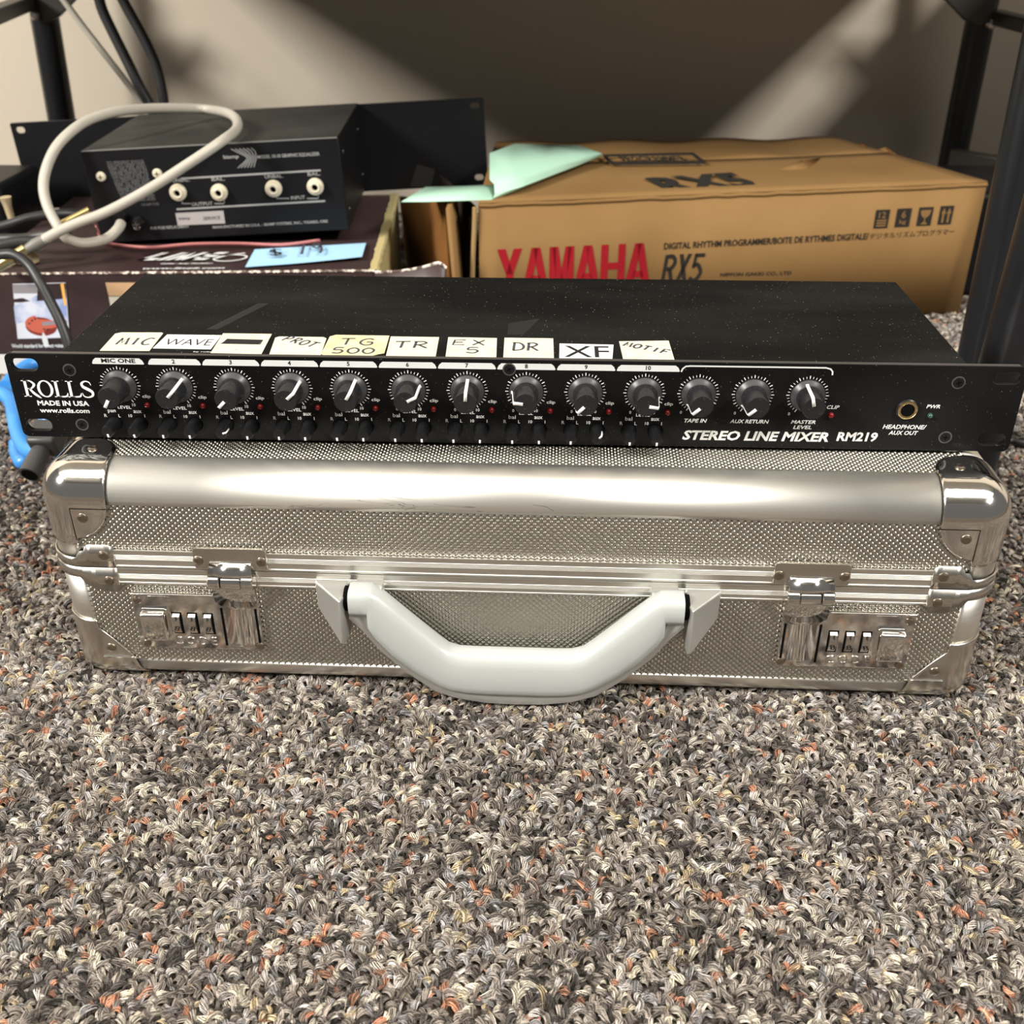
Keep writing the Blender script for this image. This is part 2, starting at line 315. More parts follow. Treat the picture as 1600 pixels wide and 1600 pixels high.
def block(mb,fr,s,x,y,w,h,lift=.4,st=.24,gap=.12,sh=0):
    """condensed bold capitals built from bars; st = stem width relative to the letter"""
    n=len(s); cw=w/(n+(n-1)*gap)
    def P(pts,ox): mb.poly(fr,[(ox+a*cw+sh*b*h,y+b*h) for a,b in pts],lift)
    def Rb(pts,ws,ox): mb.ribbon(fr,[(ox+a*cw+sh*b*h,y+b*h) for a,b in pts],1,lift,ws=ws,sub=5)
    t=st
    for i,c in enumerate(s):
        ox=x+i*cw*(1+gap)
        if c=='Y': P([(0,1),(.5-t/2,.42),(.5+t/2,.42),(t*1.15,1)],ox);P([(1-t*1.15,1),(.5-t/2,.42),(.5+t/2,.42),(1,1)],ox);P([(.5-t/2,0),(.5+t/2,0),(.5+t/2,.43),(.5-t/2,.43)],ox)
        if c=='A': P([(-.04,0),(t*1.05,0),(.5+t*.35,1),(.5-t*.6,1)],ox);P([(1.04,0),(.5+t*.6,1),(.5-t*.35,1),(1-t*1.05,0)],ox);P([(.25,.2),(.75,.2),(.68,.36),(.32,.36)],ox)
        if c=='M': P([(0,0),(t*.9,0),(t*.9,1),(0,1)],ox);P([(1-t*.9,0),(1,0),(1,1),(1-t*.9,1)],ox);P([(t*.3,1),(t*1.2,1),(.5+t*.45,0),(.5-t*.45,0)],ox);P([(1-t*1.2,1),(1-t*.3,1),(.5+t*.45,0),(.5-t*.45,0)],ox)
        if c=='H': P([(0,0),(t,0),(t,1),(0,1)],ox);P([(1-t,0),(1,0),(1,1),(1-t,1)],ox);P([(t,.42),(1-t,.42),(1-t,.58),(t,.58)],ox)
        if c=='R': P([(0,0),(t,0),(t,1),(0,1)],ox);Rb([(t,.93),(.6,.93),(.86,.74),(.6,.52),(t,.52)],[.14*h,.14*h,t*cw,.14*h,.14*h],ox);P([(.38,.5),(.38+t*1.1,.5),(1.02,0),(1.02-t*1.15,0)],ox)
        if c=='X': P([(0,0),(t*1.2,0),(1,1),(1-t*1.2,1)],ox);P([(1,0),(t*1.2,1),(0,1),(1-t*1.2,0)],ox)
        if c=='5': P([(.14,.87),(.95,.87),(.95,1),(.14,1)],ox);P([(.1,.5),(.1+t*.9,.5),(.14+t*.9,1),(.14,1)],ox);Rb([(.12,.56),(.5,.62),(.86,.34),(.5,.07),(.03,.18)],[.1*h,.14*h,t*cw,.14*h,.12*h],ox)
    return mb
# ================================================================ setting
def struct(o): o['kind']='structure'; return o
struct(MB().add([(-1600,-1800,-FL-2.2),(1600,-1800,-FL-2.2),(1600,920,-FL-2.2),(-1600,920,-FL-2.2)],[(0,1,2,3)]).build('floor','floor'))
M['ceil']=mat('ceiling_tile',(.40,.38,.34),.9,spec=.1)
struct(MB().box((0,-1290,2790),(7400,4460,20)).build('ceiling','ceil'))
struct(MB().box((0,930,1327),(7400,20,2906)).build('wall_back','wall'))
# ---------------------------------------------------------------- carpet pile
FOOT=[]  # footprints kept free of tufts: (x0,x1,y0,y1) in the working frame
FOOT+= [(-226,238,-25,104)]
def make_pile():
    K=10; V=[];F=[];sh=[];pid=[]
    rnd=random.Random(3)
    for k in range(1,K+1):
        Lh=rnd.uniform(1.9,3.1); H=rnd.uniform(2.0,3.2); bend=rnd.uniform(-1.2,1.2); tw=rnd.uniform(1.5,4)*rnd.choice((-1,1)); cut=rnd.random()<.4
        nf=14
        for f in range(nf):
            a0=2*PI*f/nf+rnd.uniform(-.3,.3); rr=rnd.uniform(.35,1.0) if f else 0; s_=rnd.choice((.28,.5,.75,1.0,1.25,1.75)); fr_=rnd.uniform(.09,.155)
            st=[]
            seg=7
            for i in range(seg+1):
                t=i/seg; x=-Lh+2*Lh*t; z=H*(1-(2*t-1)**2)**.6 if not cut else H*min(1,t*1.6)**.7
                y=bend*sin(PI*t); a=a0+tw*t; sp=rr*(1+.25*sin(PI*t))
                st.append(Vector((x+sp*.3*sin(a*1.3),y+sp*cos(a),z+sp*.8*sin(a)-.6)))
            b=len(V)
            for i,p in enumerate(st):
                r_=fr_*(1 if 0<i<seg else .5)
                for j in range(3): a=2*PI*j/3; V.append(p+Vector((0,cos(a)*r_,sin(a)*r_))); sh.append(s_*rnd.uniform(.9,1.1)); pid.append(k)
            for i in range(seg):
                for j in range(3): j2=(j+1)%3; F.append((b+i*3+j,b+i*3+j2,b+(i+1)*3+j2,b+(i+1)*3+j))
    # tuft positions on the visible floor
    rng=np.random.default_rng(5); P=[]
    def field(x0,x1,y0,y1,pitch):
        nx=int((x1-x0)/pitch); ny=int((y1-y0)/pitch)
        gx,gy=np.meshgrid(np.arange(nx),np.arange(ny)); q=np.stack([x0+(gx.ravel()+.5*(gy.ravel()%2))*pitch,y0+gy.ravel()*pitch],1)
        return q+rng.uniform(-.45,.45,q.shape)*pitch
    Q=np.concatenate([field(-330,340,-250,60,2.7),field(-560,-220,60,420,3.1),field(215,560,60,700,3.1),field(-150,215,420,560,3.6),
      field(-760,-330,-420,60,3.6),field(340,800,-420,60,3.6),field(-330,340,-420,-250,3.4),field(-900,-560,60,900,3.9),field(560,860,60,900,3.9),field(-560,560,700,900,3.9),field(-560,215,560,700,3.9)])
    Z=np.full(len(Q),-FL)
    keep=np.ones(len(Q),bool)
    for a,b,c,d in FOOT: keep&=~((Q[:,0]>a)&(Q[:,0]<b)&(Q[:,1]>c)&(Q[:,1]<d))
    Q=Q[keep]; n=len(Q)
    # blend of undyed and dyed yarns; neighbouring tufts often share one strand
    pal=np.array([(.42,.37,.32),(.30,.26,.225),(.20,.175,.155),(.10,.088,.08),(.56,.51,.44),(.66,.60,.48),(.40,.22,.15),(.55,.27,.17),(.52,.42,.27),(.36,.345,.34),(.52,.48,.45)])
    pw=np.array([.16,.17,.15,.16,.09,.06,.026,.022,.026,.08,.06]); pw/=pw.sum()
    ci=rng.choice(len(pal),n,p=pw)
    cellx=np.floor(Q[:,0]/7+np.sin(Q[:,1]/9)).astype(int); celly=np.floor(Q[:,1]/5+np.cos(Q[:,0]/11)).astype(int)
    hsh=(cellx*73856093 ^ celly*19349663)%9973; same=rng.random(n)<.38; ci2=np.random.default_rng(11).choice(len(pal),9973,p=pw)[hsh]
    ci=np.where(same,ci2,ci); col=pal[ci]*rng.uniform(.72,1.28,(n,1))
    rotz=rng.uniform(0,2*PI,n); rot=np.stack([rng.normal(0,.38,n),rng.normal(0,.30,n),rotz],1); sc=rng.uniform(.85,1.45,n)
    me=bpy.data.meshes.new('carpet_pile'); nb=len(V)
    allv=[tuple(v*.001) for v in V]+[((x)*.001,(y)*.001,-.0020) for x,y in Q]
    me.from_pydata(allv,[],F); me.shade_smooth()
    tot=nb+n
    def fa(nm,t,base,vals,key='value'):
        a=me.attributes.new(nm,t,'POINT'); a.data.foreach_set(key,np.concatenate([base,vals]).astype(np.float32 if t!='INT' else np.int32).ravel())
    fa('pid','INT',np.array(pid),np.zeros(n)); fa('shade','FLOAT',np.array(sh),np.ones(n))
    fa('pick','INT',np.zeros(nb),rng.integers(0,K,n)); fa('scl','FLOAT',np.ones(nb),sc)
    fa('rot','FLOAT_VECTOR',np.zeros((nb,3)),rot,'vector'); fa('tcol','FLOAT_VECTOR',np.ones((nb,3)),col,'vector')
    me.materials.append(M['yarn'])
    o=bpy.data.objects.new('carpet_pile',me); S.collection.objects.link(o)
    g=bpy.data.node_groups.new('tufts','GeometryNodeTree'); g.interface.new_socket('Geometry',in_out='INPUT',socket_type='NodeSocketGeometry'); g.interface.new_socket('Geometry',in_out='OUTPUT',socket_type='NodeSocketGeometry')
    nd=g.nodes; ln=g.links; gi=nd.new('NodeGroupInput'); go=nd.new('NodeGroupOutput')
    def attr(nm,t):
        a=nd.new('GeometryNodeInputNamedAttribute'); a.data_type=t; a.inputs['Name'].default_value=nm; return a.outputs['Attribute']
    def sep(k):
        c=nd.new('FunctionNodeCompare'); c.data_type='INT'; c.operation='EQUAL'; ln.new(attr('pid','INT'),[i for i in c.inputs if i.enabled and i.name=='A'][0] if False else c.inputs[2]); c.inputs[3].default_value=k
        s=nd.new('GeometryNodeSeparateGeometry'); s.domain='POINT'; ln.new(gi.outputs[0],s.inputs['Geometry']); ln.new(c.outputs[0],s.inputs['Selection']); return s.outputs['Selection']
    join=nd.new('GeometryNodeJoinGeometry')
    for k in range(K,0,-1):
        t=nd.new('GeometryNodeGeometryToInstance'); ln.new(sep(k),t.inputs[0]); ln.new(t.outputs[0],join.inputs[0])
    mp=nd.new('GeometryNodeMeshToPoints'); ln.new(sep(0),mp.inputs['Mesh'])
    ip=nd.new('GeometryNodeInstanceOnPoints'); ln.new(mp.outputs[0],ip.inputs['Points']); ln.new(join.outputs[0],ip.inputs['Instance']); ip.inputs['Pick Instance'].default_value=True
    ln.new(attr('pick','INT'),ip.inputs['Instance Index'])
    er=nd.new('FunctionNodeEulerToRotation'); ln.new(attr('rot','FLOAT_VECTOR'),er.inputs[0]); ln.new(er.outputs[0],ip.inputs['Rotation']); ln.new(attr('scl','FLOAT'),ip.inputs['Scale'])
    ln.new(ip.outputs[0],go.inputs[0])
    md=o.modifiers.new('tufts','NODES'); md.node_group=g
    tag(o,'multicoloured grey, beige and rust loop carpet pile covering the floor','carpet',kind='stuff')
    return o
# ================================================================ aluminium case
CY=-0.0116
case=thing('aluminium_case','silver aluminium hard case with chrome corners lying on the carpet','case',(5.6*cos(CY),5.6*sin(CY),-FL),(0,0,CY))
Z0=-FL
def cz(z): return z+FL            # working z -> case-local z
YF,YB,HW_,RR=-37.2,104.0,231.5,17.5
ZT,ZB,RB=-1.0,-123.4,9.0
def rbox(x,y,z,off=0):
    """sharp-cornered box point -> rounded case surface"""
    rz=RR if z>-60 else RB
    cx=max(-HW_+RR,min(HW_-RR,x)); cy=max(YF+RR,min(YB-RR,y)); c_z=min(ZT-RR,z) if z>-60 else max(ZB+RB,z)
    d=Vector((x-cx,y-cy,z-c_z)); e=Vector((d.x/RR,d.y/RR,d.z/rz)); l=e.length
    if l<1e-6: return Vector((x,y,cz(z)))
    e/=l; nrm=Vector((e.x/RR,e.y/RR,e.z/rz)).normalized()
    inf=max(abs(d.x)/RR,abs(d.y)/RR,abs(d.z)/rz)
    p=Vector((cx+e.x*RR*inf,cy+e.y*RR*inf,c_z+e.z*rz*inf))+nrm*off
    return Vector((p.x,p.y,cz(p.z)))
def arc(a,b,n): return [a+(b-a)*i/n for i in range(n+1)]
def casepart(name,m,G,**k): return MB().grid(G).build(name,m,case,**k)
# inner core that closes the case
c=MB(); c.box((0,(YF+YB)/2,cz((ZT+ZB)/2)),(2*HW_-15,YB-YF-15,ZT-ZB-15)); c.build('case_core','darkgap',case)
def rail_profile(top,n=8):
    """front-edge profile: list of (y,z) on the sharp box, going over the edge"""
    if top: return [(YF,z) for z in arc(-18.5,ZT,n)]+[(y,ZT) for y in arc(YF,YF+RR+1,n)][1:]
    return [(YF,z) for z in arc(-110.4,ZB,n)]+[(y,ZB) for y in arc(YF,YF+24,n)][1:]
def rail_x(top,back=False):
    G=[]
    for y,z in rail_profile(top):
        if back: y=YB-(y-YF)
        G.append([rbox(x,y,z) for x in (-HW_+RR,HW_-RR)])
    if not back: G=[r[::-1] for r in G]
    return G
casepart('top_front_rail','rail',rail_x(True),solid=-1.2); casepart('top_rear_rail','rail',rail_x(True,True),solid=-1.2)
casepart('bottom_front_rail','anod',rail_x(False),solid=1.2); casepart('bottom_rear_rail','anod',rail_x(False,True),solid=1.2)
for s in (-1,1):
    G=[]
    for x,z in [(s*HW_,z) for z in arc(-18.5,ZT,8)]+[(s*(HW_-t),ZT) for t in arc(0,RR+1,8)][1:]: G.append([rbox(x,y,z) for y in arc(YF+RR,YB-RR,2)])
    casepart('top_side_rail','rail',G if s<0 else [r[::-1] for r in G],solid=-1.2)
    G=[[rbox(s*HW_,y,z) for y in arc(YF+RR,YB-RR,2)] for z in (-110,-53.6,-52.4,-18.5)]
    casepart('side_sheet','anod',G if s>0 else [r[::-1] for r in G],solid=1.2)
    for yb in (0,1):
        for z0,z1 in ((-52.5,-17.5),(-113.5,-53.5)):
            path=[(s*(HW_-t),YF) for t in arc(RR+ (0 if not yb else 0),0,8)]+[(s*HW_,y) for y in arc(YF,YF+RR,8)][1:]
            G=[[rbox(x,y if not yb else YB-(y-YF),z) for z in (z0,z1)] for x,y in path]
            if (s>0)!=bool(yb): G=[r[::-1] for r in G]
            casepart('corner_rail','anod',G,solid=1.2)
# back sheet
c=MB(); c.box((0,YB-1.5,cz(-62)),(2*(HW_-RR),1.6,88)); c.build('rear_sheet','anod',case)
# embossed diamond sheets
def emboss(name,fr,u0,u1,v0,v1,pu=3.16,pv=3.0,h=.85):
    """pillow-shaped diamonds, each with its own crease round it"""
    m=MB(); nu=int((u1-u0)/(pu/2)); nv=int((v1-v0)/(pv/2)); V=[];F=[]; n=4
    for i in range(1,nu):
        for j in range(1,nv):
            if (i+j)%2: continue
            cu,cv=u0+i*pu/2,v0+j*pv/2; b=len(V)
            for a in range(n+1):
                for c in range(n+1):
                    q=-1+2*a/n; t=-1+2*c/n
                    V.append(fr.p(cu+(q-t)*pu/4,cv+(q+t)*pv/4,h*((1-q*q)*(1-t*t))**.85-.2))
            for a in range(n):
                for c in range(n): k=b+a*(n+1)+c; F.append((k,k+1,k+n+2,k+n+1)[::-1])
    m.add(V,F); return m.build(name,'sheet',case,ang=80)
FRF=Fr((0,YF+.45,0),(1,0,0),(0,0,1)); FRF=Fr((0,YF+.45,cz(0)),(1,0,0),(0,0,1))
emboss('lid_front_sheet',FRF,-216,216,-45,-17.5)
emboss('base_front_sheet',FRF,-216,216,-112,-61)
emboss('lid_top_sheet',Fr((0,0,cz(ZT-.45)),(1,0,0),(0,1,0)),-216,216,YF+RR-1,6)
c=MB(); c.box((0,(6+YB-RR)/2,cz(ZT-1)),(2*(HW_-RR)+3,YB-RR-4,1)); c.build('lid_rear_sheet','anod',case)
# ribbed seam strips (lid and base), profile swept along x
def strip(name,z0,z1):
    pr=[(0,z0),(1.5,z0),(1.7,z0+.25),(1.7,z0+.9),(1.2,z0+1.1),(1.2,z0+2.9)]
    zz=z0+2.9
    for k in range(4): pr+=[(1.55,zz+.15),(1.75,zz+.35),(1.55,zz+.55),(1.25,zz+.7)]; zz+=.7
    pr+=[(1.2,zz+.2),(1.2,z1-1.2),(2.0,z1-.9),(2.1,z1-.4),(1.9,z1),(0,z1)]
    if name=='lid_seam_strip': pr=[(a,z0+z1-b) for a,b in pr][::-1]
    G=[[Vector((x,YF-a*.62,cz(b))) for x in (-201,201)] for a,b in pr]
    return casepart(name,'anod',G,ang=7)
strip('lid_seam_strip',-52.9,-43.0); strip('base_seam_strip',-62.6,-53.2)
# rivet builder
def rivet(parent,fr,r=2.4,h=1.2,name='rivet'):
    m=MB(); m.lathe(fr,[(r,-.5),(r,.1),(r*.92,h*.55),(r*.6,h*.9),(r*.3,h*.75),(.01,h*.7)],16); return m.build(name,'rivet',parent)
def front(x,z,h=0): return Fr((x,YF-h,cz(z)),(1,0,0),(0,0,1))
# chrome corner caps
def corner_cap(s,yb,top):
    n=10; Y=(lambda t: YF+t) if not yb else (lambda t: YB-t)
    zlen=41 if top else 38
    Zs=(lambda w: ZT-w) if top else (lambda w: ZB+w)
    rz=RR if top else RB+2
    ext=(35.8 if top else 38.5)   # reach along the rails from the sharp corner
    def u_at(w):
        # outline on the front/side face: full reach over the rail, then an arc back to the vertical rail
        w0=RR+.5 if top else 15.5
        if w<=w0: return ext-(0 if top else .35*w)
        t=(w-w0)/(zlen-5.5-w0); ext_=ext if top else ext-.35*15.5
        if t>=1: return RR+.6
        return RR+.6+(ext-RR-.6)*math.sqrt(max(0,1-t**1.7)) if top else RR+.6+(ext_-RR-.6)*(1-t)**.85
    ws=arc(0,RR if top else 15.5,8)+[ (RR if top else 15.5)+k for k in (1,3,6,9,12,15,17,18.5,19.4,20.0,22,24,26.5)]
    ws=[w for w in ws if w<=zlen]
    us=lambda w:[u_at(w)*t for t in [i/16 for i in range(17)]]
    m=MB(); off=.9
    fl=(s<0)!=bool(yb)!=(not top)
    def g(G,flip):
        G2=[r[::-1] for r in G] if flip else G; m.grid(G2)
    F1=[[rbox(s*(HW_-u),Y(0),Zs(w),off) for u in us(w)] for w in ws]; g(F1,fl)
    F2=[[rbox(s*HW_,Y(u),Zs(w),off) for u in us(w)] for w in ws]; g(F2,not fl)
    # top (or bottom) face: quarter-round outline
    T=[]
    for i in range(17):
        v=ext*i/16; row=[]
        lim=ext if v<=RR else RR+.3+(ext-RR)*math.sqrt(max(0,1-((v-RR)/(ext-RR))**2))
        for j in range(17): u=lim*j/16; row.append(rbox(s*(HW_-u),Y(v),Zs(0),off))
        T.append(row)
    g(T,not fl if True else fl)
    bm=bmesh.new(); me=bpy.data.meshes.new('t'); me.from_pydata([tuple(v) for v in m.v],[],m.f); bm.from_mesh(me); bmesh.ops.remove_doubles(bm,verts=bm.verts,dist=.02); bmesh.ops.recalc_face_normals(bm,faces=bm.faces)
    bm.to_mesh(me); bm.free(); m2=MB(); m2.add([v.co.copy() for v in me.vertices],[tuple(p.vertices) for p in me.polygons]); bpy.data.meshes.remove(me)
    o=m2.build('corner_cap','chrome' if top else 'polished',case,ang=55)
    md=o.modifiers.new('thickness','SOLIDIFY'); md.thickness=.0007; md.offset=-1
    if not yb:
        if top:
            rivet(o,front(s*(HW_-23.3),-25.2,.9),2.6); rivet(o,Fr((s*(HW_-24),YF+23,cz(ZT+.9)),(1,0,0),(0,1,0)),2.6)
            f=MB(); x=s*(HW_-RR-.3); f.ribbon(front(0,0,1.05),[(s*(HW_-39),-20.3),(x,-20.3),(x,-38)],.35); f.build('fold_line','darkgap',o)
        else:
            rivet(o,front(s*(HW_-22.5),-102.6,.9),2.5)
            f=MB(); f.box((s*(HW_-27),YF-1.3,cz(-108.6)),(19,.8,.7)); f.build('pressed_lip','chrome',o)
    return o
for s in (-1,1):
    for yb in (0,1):
        for top in (True,False): corner_cap(s,yb,top)
# seam corner plates, lid and base: wrap the vertical corner
def seam_plate(s,lid):
    z1,z0=(-40.2,-52.7) if lid else (-53.4,-66.4)
    G=[];
    path=[(-31.5-1.4+0,0)]
    us=arc(34.5,RR,8)+arc(RR,0,8)[1:]; pts=[(HW_-u,YF) for u in us]+[(HW_,YF+t) for t in arc(0,RR+12,10)][1:]
    for i,(x,y) in enumerate(pts):
        far=i<9
        u=us[i] if i<len(us) else 0
        if lid: zt=z1 if far and u>RR+2.5 else (-48.0 if u<RR-1.5 or not far else -44); zt= zt if i>0 else z1-1.5; zb=z0
        else: zt=z1; zb=z0 if far and u>RR+2.5 else (-59.4 if u<RR-1.5 or not far else -63); zb=zb if i>0 else z0+1.5
        G.append([rbox(s*x,y,zz,1.35) for zz in ((zb,zt))])
    m=MB().grid(G if s>0 else [r[::-1] for r in G]); o=m.build('seam_corner_plate','polished',case,ang=50,solid=-1.1)
    rivet(o,front(s*(HW_-29.6),-46.0 if lid else -60.9,1.35),2.6)
for s in (-1,1):
    for lid in (1,0): seam_plate(s,lid)
# ---------------------------------------------------------------- latches
def latch(xc,s):
    """s=+1: left latch (button on its outer, left side); xc = centre of hinge. u runs towards the button"""
    X=lambda u: xc-s*u
    # catch bracket on the lid
    br=MB(); fr=front(xc,-45.6,1.9)
    plate(br,fr,[rrect(36,12.2,2.2)],1.9,.35,h=1.2)
    b=br.build('catch_bracket','polished',case); rivet(b,front(xc-15.6,-46.3,3.1),2.6); rivet(b,front(xc+15.4,-46.3,3.1),2.6)
    m=MB()
    R_=[]   # saddle: bent tongue from bracket to the barrel
    for y,z,w in ((3.0,-46.8,10),(4.2,-47.4,10.3),(5.6,-49.2,10.3),(7.2,-51.6,10.8),(7.6,-54.2,10.8)): R_.append([Vector((xc+e*w,YF-y,cz(z))) for e in (-1,1)])
    m.grid([r[::-1] for r in R_]); m.build('catch_tongue','chrome',b,solid=1.0)
    for a,e,r in ((-11.2,-5.3,4.0),(-4.9,4.9,3.6),(5.3,11.2,4.0)):
        m=MB(); m.lathe(Fr((xc+a,YF-5.4,cz(-56.8)),(0,1,0),(0,0,1)),[(r*.86,0),(r,.5),(r,e-a-.5),(r*.86,e-a)],24); m.build('hinge_barrel','chrome',b)
    # lock plate
    lp=MB(); x0=X(-10.4); x1=X(53.5); cx=(x0+x1)/2; fr=front(cx,-84.0,.4)
    plate(lp,fr,[rrect(abs(x1-x0),33.6,1.2)],2.2,.5,h=1.9)
    lk=lp.build('combination_lock','chrome',case)
    m=MB(); m.box(((X(9.5)+X(53))/2,YF-2.9,cz(-67.4)),(43.5,1.4,1.4)); m.build('upper_lip','chrome',lk,bev=.3)
    for u,z in ((-7,-71.8),(-8.3,-98),(50.5,-71.6),(50,-98.2)): rivet(lk,front(X(u),z,2.3),2.3,1.0)
    # hasp: neck below the barrel, then a raised tongue lying in the plate
    m=MB()
    m.grid([[Vector((xc+e*w,YF-y,cz(z))) for e in (1,-1)] for y,z,w in ((4.6,-59.5,10.6),(5.3,-62,10.6),(4.6,-67,10.6),(3.8,-70.4,10.4),(3.4,-73,7.6),(3.4,-75,6.4),(3.5,-96,6.4),(3.0,-98.4,6.0))])
    m.build('hasp','chrome',lk,solid=1.6)
    m=MB()
    for e in (-1,1): m.box((xc+e*8.6,YF-2.35,cz(-86.5)),(1.1,.5,23))
    m.build('hasp_slot','darkgap',lk)
    # button
    bx=X(43.2); m=MB(); fr=front(bx,-85.4,2.0)
    plate(m,fr,[rrect(14.6,18.6,2.5)],1.2,.3,h=.8); fr2=fr
    R_=[[fr.p(a,b_,h) for a,b_ in rrect(w,hh,1.2,2)] for h,w,hh in ((.8,13.0,17.0),(3.6,12.8,16.8),(4.6,11.8,15.6),(5.0,10.4,14.2))]
    m.rings(R_); m.build('push_button','chrome',lk,ang=30)
    # number dials
    for k,u in enumerate((15.6,23.6,31.6)):
        x=X(u)+(-.3); wv=MB(); wv.box((x,YF-2.35,cz(-84.8)),(5.0,.4,12.8)); wv.build('dial_window','darkgap',lk)
        m=MB(); n=20; prof=[]
        fr3=Fr((x-1.9,YF+3.4,cz(-84.6)),(0,1,0),(0,0,1))
        R_=[]
        for i_ in (0,1):
            ring=[]
            for j in range(n*2):
                a=2*PI*j/(n*2)+.08; r=8.6 if (j%8) in (0,) else 8.2
                ring.append(fr3.p(r*cos(a),r*sin(a),i_*3.6))
            R_.append(ring)
        m.rings(R_); d=m.build('number_dial','polished',lk,ang=20)
        t=MB()
        for s_,a in (('0',-15),('1',25)):
            aa=math.radians(a); rr_=8.75
            fx=Fr((x,YF+3.4-rr_*cos(aa),cz(-84.6+rr_*sin(aa))),(1,0,0),(0,sin(aa),cos(aa)))
            text(t,fx,s_,0,-1.25,2.6 if s_=='0' else .6,2.4,anchor='c',bold=.03)
        t.build('dial_number','ink',d)
    # embossed word under the dials
    t=MB(); fr=front((X(12.5)+X(36.5))/2,-98.2,2.35); text(t,fr,'CODE',0,0,22,5,anchor='c',sp=1.3,bold=.0,lift=.0)
    o=t.build('embossed_word','polished',lk,solid=-.35)
latch(-139.0,1); latch(140.2,-1)
# ---------------------------------------------------------------- carrying handle
hd=MB()
grip=[((-80,0),(-80,14.4)),((-74,0),(-74,14.4)),((-69.6,0),(-71.8,14.5)),((-68.4,.5),(-71.8,22.5)),((-65.5,2.2),(-68.8,28.5)),((-58,9.5),(-61,39)),((-47,20.6),(-49,50)),((-38,29.6),(-38.5,57.3)),((-33.5,33.8),(-32,60.2)),((-28,35.7),(-24,61.6)),((-20,36),(-15,62)),((0,36),(0,62))]
grip=grip+[((-a[0],a[1]),(-b[0],b[1])) for a,b in grip[-2::-1]]
R_=[]
for i,(a,b) in enumerate(grip):
    ring=[]; n=20
    for j in range(n):
        t=2*PI*j/n; cc=cos(t); ss=sin(t); e=.62
        q=.5-.5*math.copysign(abs(cc)**e,cc); dep=math.copysign(abs(ss)**e,ss)
        ring.append(Vector((a[0]+(b[0]-a[0])*q,YF-10.5-7.2*dep+ (0),cz(-54-(a[1]+(b[1]-a[1])*q)))))
    R_.append(ring)
hd.rings(R_); handle=hd.build('carrying_handle','grip',case,ang=50)
# silver backing shell of the handle
out=[(-80,15),(-74,22),(-66,34),(-54,47),(-40,58.5),(-28,63),(-14,65.2),(0,65.6)]; out=out+[(-a,b) for a,b in out[-2::-1]]
inn=[(x,y-9) for x,y in out]
m=MB(); n_=len(out); 
out2=[(x*1.01,y+1.2) for x,y in out]
G=[[Vector((x,YF-10.2,cz(-54-y+2))) for x,y in inn],[Vector((x,YF-15.2,cz(-54-y+2.2))) for x,y in out],[Vector((x,YF-14.6,cz(-54-y))) for x,y in out2],[Vector((x,YF-7,cz(-54-y-.6))) for x,y in out],[Vector((x,YF-3,cz(-54-y+1.5))) for x,y in out],[Vector((x,YF-2.5,cz(-54-y+2))) for x,y in inn]]
m.grid(G); m.build('handle_backing','cast',handle,ang=60)
for s in (-1,1):
    m=MB(); P=lambda x,y,z: Vector((s*x,YF-y,cz(z)))
    # wedge mount: flat top, slanting outer face tapering to a point below
    V=[P(98.5,1.5,-56.6),P(82,1.5,-56.6),P(82,15,-56.8),P(83.5,19.5,-57.2),P(98.5,3.5,-57), P(98.5,1.5,-72),P(98.3,3.2,-72.5),P(84.5,19.3,-82.5),P(82.6,18.5,-83.5),P(82,2,-84)]
    Fc=[(0,4,3,2,1),(4,6,7,3),(3,7,8,2),(2,8,9,1),(0,5,6,4),(5,9,8,7,6),(0,1,9,5)]
    m.add(V,Fc if s<0 else [f[::-1] for f in Fc]); o=m.build('handle_mount','cast',case,bev=.8,seg=3)
    m=MB(); m.lathe(Fr((s*(71.5 if s>0 else 71.5)-6.5,YF-6,cz(-59.6)),(0,1,0),(0,0,1)),[(3.3,0),(3.9,.5),(3.9,13),(3.3,13.5)],18); m.box((s*71.5,YF-2.5,cz(-58.8)),(13,6,5.5)); m.build('pivot_clip','cast',o,ang=40)
    m=MB(); m.lathe(Fr((s*81-1.5,YF-10.5,cz(-61)),(0,1,0),(0,0,1)),[(6.2,0),(6.2,3)],18); m.build('pivot_washer','darkgap',o)
make_pile()
# ================================================================ stereo line mixer
mx=thing('rack_mixer','black one-unit rack line mixer with knobs and paper stickers, lying on the aluminium case','mixer',(0,0,0))
P0=lambda x,y,z:(x,y,z)
m=MB(); m.box((-.6,64,21.9),(429.4,122,43.4)); m.build('chassis','mixtop',mx,bev=.7)
m=MB(); m.box((-.6,1.9,43.9),(429.4,2.2,.5)); m.build('chassis_lip','edge',mx,bev=.35)
m=MB(); m.box((-78,70,43.35),(85,50,.25)); m.box((172-120,60,43.3),(.1,.1,.1)); 
FP=Fr((0,0,0),(1,0,0),(0,0,1))
m=MB(); slots=[rrect(13,6.4,3.15,6,sx*232.2,z) for sx in (-1,1) for z in (38.2,6.4)]
plate(m,FP,[rrect(482.6,44,3.2,6,0,22)]+slots,3,.25,h=0); panel=m.build('front_panel','mixpanel',mx,ang=30)
m=MB(); m.box((0,1.6,44.0),(475,2.4,.25)); m.build('panel_top_edge','edge',panel)
